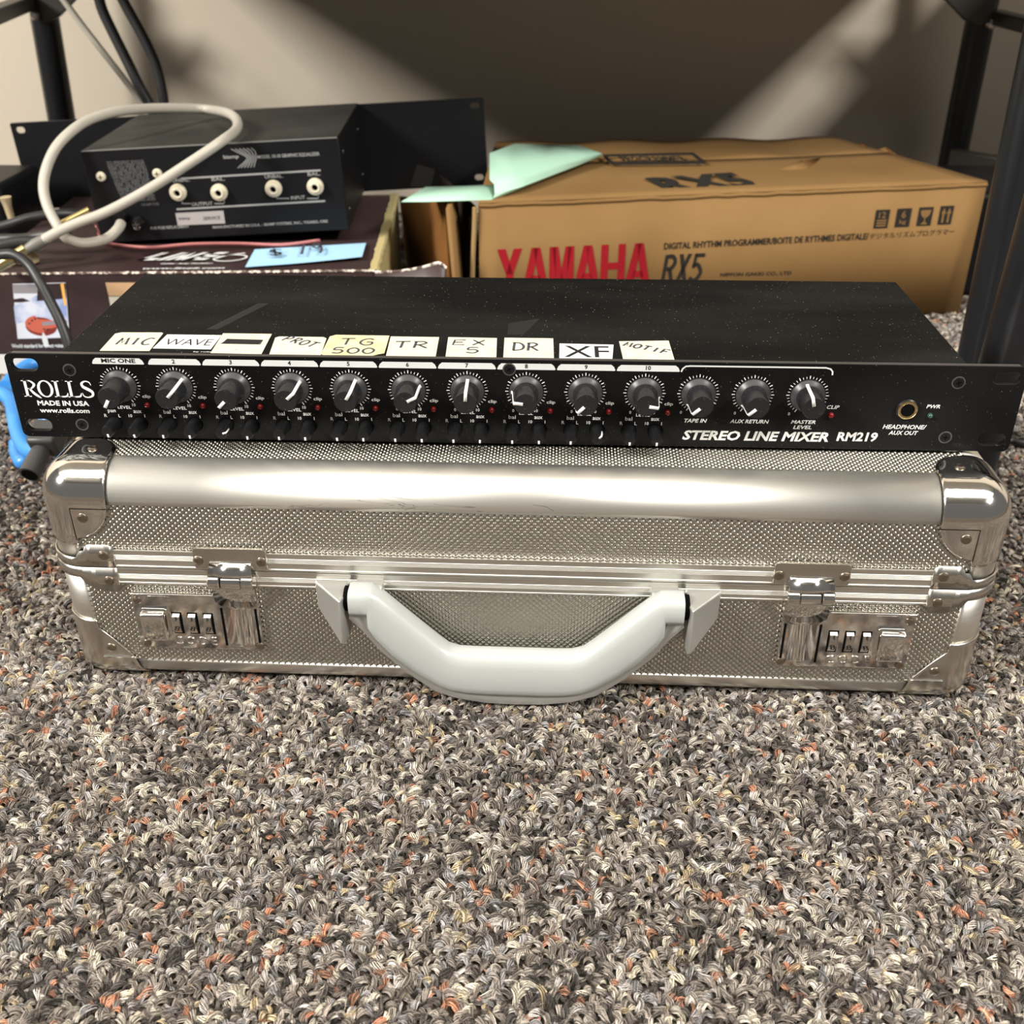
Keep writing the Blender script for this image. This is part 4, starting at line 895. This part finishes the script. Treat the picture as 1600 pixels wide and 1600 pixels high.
# fuse holder and cable gland
x,z=eb(218,346); K=EB.moved(x,z); m=MB(); m.lathe(K,[(5.5,0),(5.5,5),(4.5,6),(4.2,10),(3.2,11),(.01,11)],6); m.build('fuse_holder','blackplastic',eq); m=MB(); m.box((0,0,11.2),(5.5,1.0,.6),K); m.box((0,0,11.2),(1.0,5.5,.6),K); m.lathe(K.moved(0,-2,10),[(3.0,0),(3.1,.5),(2.6,.8)],12); m.build('fuse_cap_slots','bolt',eq)
x,z=eb(190,340); K=EB.moved(x,z); m=MB(); m.lathe(K,[(6.5,0),(6.5,4),(5.4,5.5),(5.2,8)],16); m.build('cable_gland','blackplastic',eq)
for y,z_ in ((22,64),(150,60),(20,14),(150,16)):
    m=MB(); m.lathe(Fr((BW,y,z_*SC),(0,1,0),(0,0,1)),[(1.9,0),(1.9,.5),(.01,1.0)],10); m.build('side_screw','bolt',eq)
m=MB(); 
for x in (16,BW-16):
    for y in (14,BD-20): m.lathe(Fr((x,y,-1.2),(1,0,0),(0,1,0)),[(6,0),(6.5,1.5)],12)
m.build('rubber_foot','blackrub',eq)
# clear tab stuck on the ear
def ep(u,v):
    o=q_inv@W(CAM); d=q_inv.to_3x3()@_ray(u,v); t=(BD*.001-o.y)/d.y; p=o+d*t; return (p.x*1000,p.z*1000)
m=MB(); EPf=Fr((0,BD,0),(1,0,0),(0,0,1)); m.poly(EPf,[ep(641,291),ep(673,294),ep(680,264),ep(652,257)],.5); o=m.build('plastic_tab','tape',eq); pass
# pink strip under the equalizer
m=MB(); pts=[AY(150,352,400),AY(153,364,396),AZ(160,380,DZ+2),AZ(200,387,DZ+2),AZ(240,389,DZ+2),AZ(300,384,DZ+2),AZ(370,383,DZ+2),AZ(440,385,DZ+2),AZ(500,378,DZ+2)]
R_=[]
for i,p in enumerate(smooth([Vector(p) for p in pts],5)[0]): R_.append([p+Vector((0,1.5,-.6)),p+Vector((0,-.6,3.0))])
m.grid(R_); tag(m.build('pink_strip','pink',None,solid=1.0),'pink plastic strip along the lower edge of the rack equalizer','strip')
# ================================================================ brown cardboard box (right)
bx=thing('cardboard_box','brown corrugated cardboard box with red and black printing and torn top','box',(419,551,-FL),(0,0,0))
FR_=Vector((421,550,-FL)); FLc=Vector((-44,462,-FL)); BR_=Vector((338,800,-FL)); BL_=Vector((-43,742,-FL))
zt=0.0
def bw(u,v): return AY(u,v,500)
m=MB(); n=26; rnd=random.Random(8)
def side(a,b,t0,t1,n,ja=1.2):
    lo=[];hi=[];
    for i in range(n+1):
        q=a.lerp(b,i/n); j=rnd.uniform(-ja,ja*.4) if 0<i<n else 0
        lo.append(Vector((q.x,q.y,-FL))); hi.append(Vector((q.x,q.y,t0+(t1-t0)*i/n+j)))
    return lo,hi
lo1,hi1=side(FLc,FR_,-1,0,n); lo2,hi2=side(FR_,BR_,0,-9,16); lo3,hi3=side(BR_,BL_,-9,-5,18)
LO=lo1+lo2[1:]+lo3[1:]; HI=hi1+hi2[1:]+hi3[1:]
m.grid([LO,HI]); m.build('box_sides','card',bx,world=True,solid=3)
# top: two flaps meeting along the middle, slightly sagging
def top_pt(s,t):
    f=FLc.lerp(FR_,s); b=BL_.lerp(BR_,s); q=f.lerp(b,t); z0=-1*(1-s)+0*s; z1=-5*(1-s)-9*s
    sag=-3.0*sin(PI*s)*sin(PI*min(1,t*1.0))
    return Vector((q.x,q.y,z0*(1-t)+z1*t+.8+sag))
m=MB(); m.grid([[top_pt(s/24,t) for s in range(25)] for t in arc(0,.60,8)]); m.build('top_flap','card',bx,world=True,solid=-2.5)
m=MB(); m.grid([[top_pt(s/24,t)+Vector((0,0,-.8+1.6*sin(s*.9))) for s in range(25)] for t in arc(.605,1.0,5)]); m.build('top_flap','card',bx,world=True,solid=-2.5)
# soft crushed front edge
m=MB(); m.tube([top_pt(s/40,0)+Vector((0,.6,-.9+rnd.uniform(-.7,.5))) for s in range(41)],1.9,8); m.build('crushed_edge','card',bx,world=True)
# torn liner scraps
def scrap(pts,z,mt='carddark',hgt=9):
    P=[AZ(u,v,z) for u,v in pts]; m=MB(); c=sum(P,Vector())/len(P); m.add([p+Vector((0,0,.4)) for p in P]+[c+Vector((0,3,hgt))],[(i,(i+1)%len(P),len(P)) for i in range(len(P))]); m.build('torn_flap',mt,bx,world=True,solid=1)
scrap([(1219,266),(1270,262),(1282,247),(1255,252)],-3,'carddark',3); scrap([(1220,267),(1252,253),(1268,256),(1262,266)],-3,'card',2)
def spike(pts,mt):
    P=[AY(u,v,y) for u,v,y in pts]; m=MB(); m.add(P,[tuple(range(len(P)))]); m.build('torn_flap',mt,bx,world=True,solid=1.5)
spike([(1338,247,735),(1366,250,722),(1358,236,728),(1347,224,732)],'carddark')
spike([(1360,249,720),(1404,253,700),(1398,240,705),(1383,230,712),(1372,234,716)],'card')
spike([(1383,231,708),(1392,236,706),(1404,253,698),(1409,262,696),(1396,250,700)],'carddark')
spike([(1420,254,668),(1432,262,660),(1438,264,656),(1428,255,664)],'cardedge')
m=MB()   # open left end flap, hanging outward, and the pale inner edge
m.grid([[AY(692,318,452),AY(704,322,456)],[AY(716,436,448),AY(728,436,452)]]); 
q=[AY(688,316,470),AY(697,316,466),AY(727,440,440),AY(714,440,444)]
m=MB(); m.add([Vector((-66,500,2)),Vector((-68,455,-2)),Vector((-58,432,-FL)),Vector((-56,500,-FL))],[(0,1,2,3)]); m.build('side_flap','card',bx,world=True,solid=4)
M['gapshade']=mat('painted_gap_shade',(.022,.014,.010),.9,spec=.1)
m=MB(); m.add([Vector((-48,472,-5)),Vector((-92,610,-8)),Vector((-92,610,-FL)),Vector((-48,472,-FL))],[(0,1,2,3)]); m.build('gap_shade_panel','gapshade',bx,world=True,solid=2)  # added panel: dark colour stands in for shade inside the open box end
m=MB(); m.tube([AY(742,324,461),AY(741,360,461),AY(739,400,461),AY(738,440,461),AY(737,470,461)],2.2,6,2); m.build('raw_edge','cardedge',bx,world=True)
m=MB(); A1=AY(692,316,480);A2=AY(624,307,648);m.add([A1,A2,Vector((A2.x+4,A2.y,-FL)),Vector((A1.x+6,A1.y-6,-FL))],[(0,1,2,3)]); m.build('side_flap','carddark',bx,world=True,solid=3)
# printing on the front face
fx=(FR_-FLc).normalized(); BF=Fr(FLc+Vector((0,0,0)),fx,(0,0,1))
def bf(u,v):
    nrm=BF.n; d=_ray(u,v); t=(BF.o-CAM).dot(nrm)/d.dot(nrm); p=CAM+d*t-BF.o; return (p.dot(BF.x),p.dot(BF.y))
m=MB(); a=bf(777,440); b=bf(1014,436); top=bf(790,389)[1]; hgt=(top-a[1])*1.35
block(m,BF,'YAMAHA',a[0],top-hgt,b[0]-a[0],hgt,st=.29,gap=.06); m.build('red_printing','yred',bx,world=True)
m=MB(); a=bf(1034,432); b=bf(1106,395); hgt=(b[1]-a[1])*1.35; block(m,BF,'RX5',a[0]-1,b[1]-hgt,b[0]-a[0]-4,hgt,st=.26,gap=.1,sh=.12)
def run(s_,u0,v0,u1,v1,hh,**k):
    a=bf(u0,v0); b=bf(u1,v1); g=Fr(BF.p(a[0],a[1]),BF.p(*b)-BF.p(*a),BF.y); text(m,g,s_,0,0,math.hypot(b[0]-a[0],b[1]-a[1]),hh,lift=.4,**k)
run('DIGITAL RHYTHM PROGRAMMER/BOITE DE RYTHMES DIGITALE/',1037,390,1356,374,6.2,bold=.02); run('デジタルリズムプログラマー',1358,374,1490,366,5.8,bold=.0)
run('NIPPON GAKKI CO., LTD',1125,433,1236,430,4.0,bold=.02)
def pict(u0,v0,u1,v1): a=bf(u0,v0); b=bf(u1,v1); return a[0],a[1],b[0]-a[0],b[1]-a[1]
picts=[(1364,357,1391,327),(1397,355,1425,325),(1431,353,1459,323),(1464,351,1491,321)]
for q in picts: x,z,w,h=pict(*q); m.poly(BF,[(x,z),(x+w,z),(x+w,z+h),(x,z+h)],.4)
m.build('black_printing','yblack',bx,world=True)
m=MB(); x,z,w,h=pict(*picts[0]); text(m,BF,'12',x+w/2,z+h*.55,w*.5,h*.33,anchor='c',lift=.7)
for k in (.1,.24,.38): m.poly(BF,[(x+w*.15,z+h*k),(x+w*.85,z+h*k),(x+w*.85,z+h*(k+.08)),(x+w*.15,z+h*(k+.08))],.7)
x,z,w,h=pict(*picts[1]); text(m,BF,'6',x+w/2,z+h*.48,w*.3,h*.4,anchor='c',lift=.7); text(m,BF,'kg',x+w/2,z+h*.12,w*.45,h*.28,anchor='c',lift=.7)
x,z,w,h=pict(*picts[2]); m.poly(BF,[(x+w*.5+w*.36*cos(t),z+h*.85+h*.42*sin(t)) for t in arc(PI,2*PI,10)],.7); m.poly(BF,[(x+w*.46,z+h*.15),(x+w*.54,z+h*.15),(x+w*.54,z+h*.5),(x+w*.46,z+h*.5)],.7); m.poly(BF,[(x+w*.25,z+h*.08),(x+w*.75,z+h*.08),(x+w*.6,z+h*.2),(x+w*.4,z+h*.2)],.7)
x,z,w,h=pict(*picts[3])
for k in (.3,.7): m.poly(BF,[(x+w*(k-.07),z+h*.1),(x+w*(k+.07),z+h*.1),(x+w*(k+.07),z+h*.6),(x+w*(k-.07),z+h*.6)],.7); m.poly(BF,[(x+w*(k-.17),z+h*.58),(x+w*(k+.17),z+h*.58),(x+w*k,z+h*.9)],.7)
m.build('symbol_printing','card',bx,world=True)
# printing on the top flap
m=MB(); a=AZ(1062,300,-1); TF=Fr(a+Vector((-2,0,3.0)),fx,Vector((-.12,1,0))); TF=Fr(AZ(1042,297,2.2),AZ(1190,290,2.2)-AZ(1042,297,2.2),Vector((-.3,1,0)))
w_=(AZ(1192,292,2.2)-AZ(1042,297,2.2)).length
def shearT(s_,P00,P10,P01):
    V,F,_=glyphs(s_,.045,0,1.0); m.add([P00+(P10-P00)*a+(P01-P00)*b for a,b in V],F)
zt2=1.2
shearT('RX5',AZ(1046,301,zt2),AZ(1192,291,zt2),AZ(1006,278,zt2)); m.build('top_printing','yblack',bx,world=True)
m=MB(); P=[AZ(958,256,.4),AZ(1100,254,.4),AZ(1082,240,.4),AZ(944,243,.4)]
for i in range(4): m.tube([P[i],P[(i+1)%4]],1.6,4)
V,F,_=glyphs('PROGRAMMER',.03,0,1.0); a,b,c=P[0].lerp(P[2],.14),P[1].lerp(P[3],.14),P[3].lerp(P[1],.14); m.add([a+(b-a)*x+(c-a)*y for x,y in V],F)
m.build('faded_printing','yblack',bx,world=True)
FOOT+=[]
# ================================================================ green paper folded between box and equalizer
m=MB()
def sheet(mb,rows): mb.grid([[AZ(u,v,z) for u,v,z in r] for r in rows])
# upper leaf lying on the cardboard box, rolled over along its front edge
sheet(m,[[(765,240,14),(805,225,11),(860,226,9),(905,228,9),(940,240,7)],[(765,262,13),(800,255,13),(850,248,11),(900,242,9),(940,241,7)],[(765,281,13),(812,276,13),(860,262,11),(905,250,9),(941,241,6.5)],
 [(772,288,11),(820,281,11),(866,266,9),(908,252,7),(941,242,6)],[(773,304,6),(815,292,7),(866,272,6),(905,257,5),(940,242,5)],[(768,312,2.5),(800,301,3.5),(850,280,4),(898,261,4),(939,243,4)]])
# lower leaf reaching left over the dark carton
sheet(m,[[(627,315,2),(668,315,2),(700,314,2),(768,312,2.5)],[(645,304,3),(690,303,3),(726,302,4),(772,306,4)],[(665,292,4),(700,291,5),(745,290,7),(780,288,8)]])
o=m.build('green_paper','mint',None,ang=60); o.modifiers.new('thickness','SOLIDIFY').thickness=.0004
tag(o,'mint green folded sheet of paper lying over the corner of the cardboard box','paper')
# ================================================================ stand
st=thing('metal_stand','black tubular steel stand with splayed legs around the boxes by the wall','stand',(0,500,-FL))
def leg(top,bot,r,mt='stand',name='leg'):
    m=MB(); m.tube([bot,top],r,20); return m.build(name,mt,st,world=True,ang=60)
def down(a,b,z):  # extend line a->b to height z
    t=(z-a.z)/(b.z-a.z); return a+(b-a)*t
YR=840
a,b=AY(67,10,YR),AY(97,190,YR); r=(AY(118,185,YR)-AY(76,185,YR)).length/2*.97
leg(a+(a-b)*.6,down(a,b,-FL),r); La=a
a2,b2=AY(1530,40,YR),AY(1486,262,YR); leg(a2+(a2-b2)*.6,down(a2,b2,-FL),r); Ra=a2
a,b=AY(1611,150,250),AY(1529,538,238); leg(a+(a-b)*.5,down(a,b,-FL+12),12.5)
a,b=AY(1650,271,150),AY(1566,569,150); bot=down(a,b,-FL+12); leg(a+(a-b)*.5,bot,13.5)
# side rails, brackets and bolts
def bar(p,q,w,h,name='rail',mt='standdark'):
    d=(q-p); fr=Fr(p,d,(0,0,1)); m=MB(); m.box((d.length/2,0,0),(d.length,h,w),fr); return m.build(name,mt,st,world=True,bev=1.5)
za=La.z+6; bar(La+Vector((-10,0,6)),AZ(-60,44,za),18,14,'side_rail'); bar(Ra+Vector((10,-10,10)),AZ(1680,58,Ra.z+8),18,14,'side_rail')
def gus(pts,y,bolt):
    m=MB(); P=[AY(u,v,y) for u,v in pts]; n=len(P); m.add(P+[p+Vector((0,8,0)) for p in P],[tuple(range(n)),tuple(reversed(range(n,2*n)))]+[(i,n+i,n+(i+1)%n,(i+1)%n) for i in range(n)]); g=m.build('bracket','standdark',st,world=True,bev=1)
    c=AY(*bolt,y-2); m=MB(); m.lathe(Fr(c,(1,0,0),(0,0,1)),[(5.5,0),(5.5,3),(3.5,5.5),(.01,6)],16); m.build('bolt_head','bolt',g,world=True)
gus([(44,-40),(49,30),(72,36),(92,26),(125,-8),(130,-40)],YR-24,(55,23)); gus([(1440,-40),(1476,-2),(1508,32),(1530,42),(1552,38),(1556,5),(1560,-40)],YR-24,(1547,38))
p=AY(1486,250,YR-30); bar(p,AZ(1620,272,p.z),16,24,'lower_rail')
m=MB(); fb=Vector((bot.x-2,bot.y-38,-FL+14)); fe=Vector((bot.x+22,bot.y+230,-FL+14)); m.tube([fb,fe],13,18); m.build('foot_bar','stand',st,world=True,ang=60)
m=MB(); d=(fb-fe).normalized(); c=fb; m.lathe(Fr(c-d*16,d.orthogonal(),d.cross(d.orthogonal())),[(14.0,0),(14.2,14),(13,19),(8,21.5),(.01,22)],20); m.build('rubber_end_cap','blackrub',st,world=True)
# unseen boards guessed from the wall's shadows; they shade the wall and the box
m=MB(); m.box((-5,687,274),(1030,455,18)); m.build('unseen_shade_board','standdark',st,world=True,bev=1)
m=MB(); m.box((0,890,600),(2500,16,600)); m.build('added_dark_panel','standdark',st,world=True)  # unseen panel added to darken reflections in the chrome and mixer top
m=MB(); m.box((950,687,274),(700,455,18)); m.build('unseen_shade_board','standdark',st,world=True,bev=1)
# ================================================================ cables and small things
def cable(name,mt,pts,r,label,sub=5,world=True,parent=None,n=10):
    m=MB(); m.tube(pts,r,n,sub); o=m.build(name,mt,parent,world=world if parent else False,ang=70)
    if not parent: tag(o,label,'cable')
    return o
g=[AY(189,349,426),AY(184,358,418),AY(170,371,410),AY(150,378,404),AY(125,380,398),AY(103,371,396),AY(88,350,400),AY(74,322,410),AY(68,292,420),AY(73,262,430),AY(88,230,440),AY(112,205,455),AY(140,187,475),AY(180,175,500),AY(225,170,530),AY(275,169,560),AY(325,171,580),AZ(356,177,62),AZ(370,188,60),AZ(369,203,58),AZ(350,218,57),AY(320,239,425),AY(285,262,418),AY(245,288,410),AY(200,314,402),AY(160,334,395),AY(125,347,390),AY(95,360,385),AY(68,375,380)]
gc=cable('grey_cable','greyrub',g,4.3,'looped light grey cable draped over the rack equalizer, ending in a gold plug',4)
m=MB(); P=[AY(72,373,381),AY(55,382,378),AY(38,392,375)]; m.tube(P,4.6,12,3,rs=[4.4,4.8,3.2]); m.build('strain_relief','dgreyrub',gc,world=True)
m=MB(); P=[AY(40,390,375),AY(31,395,373),AY(20,401,371)]; m.tube(P,4.2,12,1,rs=[4.6,4.4,4.0]); m.build('plug_collar','gold',gc,world=True)
o=cable('gold_jack_plug','gold',[AY(21,404,362),AY(8,410,360),AY(-8,420,358)],4.8,'',1); tag(o,'gold-plated jack plug at the left edge, on the dark carton','plug')
o=cable('brass_plug','gold',[AY(85,357,418),AY(112,343,424),AY(140,329,430)],3.4,'',1); tag(o,'brass jack plug lying behind the crossing of the grey cable','plug')
for n_,mt,pts,r,lab in (('black_cable','blackrub',[AY(150,-30,730),AY(158,10,730),AY(176,50,728),AY(200,98,724),AY(218,135,720),AY(236,168,718),AY(246,200,716),AY(250,240,716)],5.6,'thick black cable hanging behind the equalizer, left of the other thick one'),
 ('black_cable','blackrub',[AY(178,-30,720),AY(196,8,720),AY(222,55,718),AY(243,100,716),AY(253,140,714),AY(257,175,712),AY(258,220,712)],5.4,'thick black cable hanging behind the equalizer, right of the other thick one'),
 ('grey_cable','greyrub',[AY(70,-40,765),AY(98,-2,765),AY(125,35,763),AY(160,80,760),AY(195,125,756),AY(222,162,752),AY(234,185,750),AY(240,220,750)],3.6,'thin grey cable running diagonally down to the back of the equalizer')):
    o=cable(n_,mt,pts,r,lab)
    if n_=='black_cable': o['group']='thick black cables behind the equalizer'
cable('black_cable','blackrub',[AY(-30,396,335),AY(0,398,335),AY(22,398,334),AY(45,414,330),AY(62,440,322),AY(78,470,316),AY(93,500,310),AY(106,535,304),AY(112,570,300),AY(114,620,296)],4.0,'black cable curving down across the guitar picture of the dark carton')
cable('black_cable','blackrub',[AY(-30,362,440),AY(10,352,445),AY(50,340,450),AY(95,334,458),AY(130,335,470)],4.2,'slim black cable running left to right beside the equalizer')
cable('black_cable','blackrub',[AY(-30,374,420),AY(0,373,420),AY(40,372,418),AY(75,366,416),AY(110,362,420)],4.0,'black cable lying lowest on the dark carton at its left end')
cable('black_cable','blackrub',[AY(-30,392,380),AY(0,384,385),AY(30,378,390),AY(60,378,394)],5.0,'black cable passing behind the gold plug at the left edge')
# dark gear and small pieces left of the equalizer
m=MB(); c=AY(20,330,560); m.box((c.x-60,c.y,-FL+62),(150,90,124)); o=m.build('gear_or_gap_block','eq',None,bev=5); tag(o,'black gear case standing behind the cables at the left edge','case')
m=MB(); m.box((536,665,-FL+52),(208,130,104)); o=m.build('gear_or_gap_block','eq',None,bev=5); tag(o,'black block added to fill the shaded gap between the cardboard box and the right front legs','case')  # added block; its black stands in for the shade beside the box
m=MB(); m.tube([AY(8,308,500),AY(12,322,500),AY(18,342,498)],3.6,10,2,rs=[5.5,3.8,3.2]); tag(m.build('plug_sleeve','tan',None),'tan plug sleeve standing up at the left edge among black cables','plug')
m=MB(); c=AY(35,369,400); m.lathe(Fr(Vector((c.x,c.y,DZ+.5)),(1,0,0),(0,1,0)),[(9,0),(9,5),(6,10),(.1,12)],14); tag(m.build('round_cap','tan',None,ang=60),'small pale round cap lying among the black cables on the carton','cap')
# blue cable, power plug and white tag on the floor at the left
blue=cable('blue_cable','bluerub',[AZ(-30,612,-FL+8),AZ(0,614,-FL+9),AZ(18,628,-FL+12),AY(24,655,228),AY(31,682,205),AY(44,703,190),AY(62,704,185),AY(90,690,190)],6.0,'bright blue cable curling on the carpet beside the left end of the mixer')
cable('blue_cable','bluerub',[AZ(8,604,-FL+9),AZ(30,580,-FL+10),AZ(58,566,-FL+12),AZ(90,572,-FL+10),AZ(120,600,-FL+9)],5.5,'blue cable end seen through the upper left slot of the mixer')
cable('blue_cable','bluerub',[AY(26,690,225),AY(28,710,215),AZ(38,722,-FL+8),AZ(60,700,-FL+9),AY(62,672,215),AY(82,655,215),AY(120,660,230)],5.5,'blue cable loop seen through the lower left slot of the mixer')
pw=thing('power_plug','charcoal plastic angled plug on the carpet at the left end of the case','plug',AZ(56,735,-FL+0))
m=MB(); a=AY(46,742,120); b=AY(65,704,138); m.tube([a,b],6,20,1,rs=[6.8,6.2]); m.build('plug_barrel','dgreyplug',pw,world=True) if False else None
M['dgreyplug']=mat('charcoal_plastic',(.055,.055,.055),.45)
m.build('plug_barrel','dgreyplug',pw,world=True,ang=50)
d=(a-b).normalized(); m=MB(); fr=Fr(b-d*9,Vector((1,0,0)),d.cross(Vector((1,0,0)))); m.box((1,2,0),(18,17,19),fr); m.build('plug_head','dgreyplug',pw,world=True,bev=2)
m=MB(); m.lathe(Fr(a,d.orthogonal(),d.cross(d.orthogonal())),[(5.2,-.5),(5.2,.4),(.1,.4)],16); m.build('barrel_opening','darkgap',pw,world=True)
cable('black_cable','blackrub',[AZ(1560,690,-FL+5),AZ(1580,688,-FL+5),AZ(1600,692,-FL+5),AZ(1640,690,-FL+5)],2.6,'thin black cable on the carpet right of the mixer')
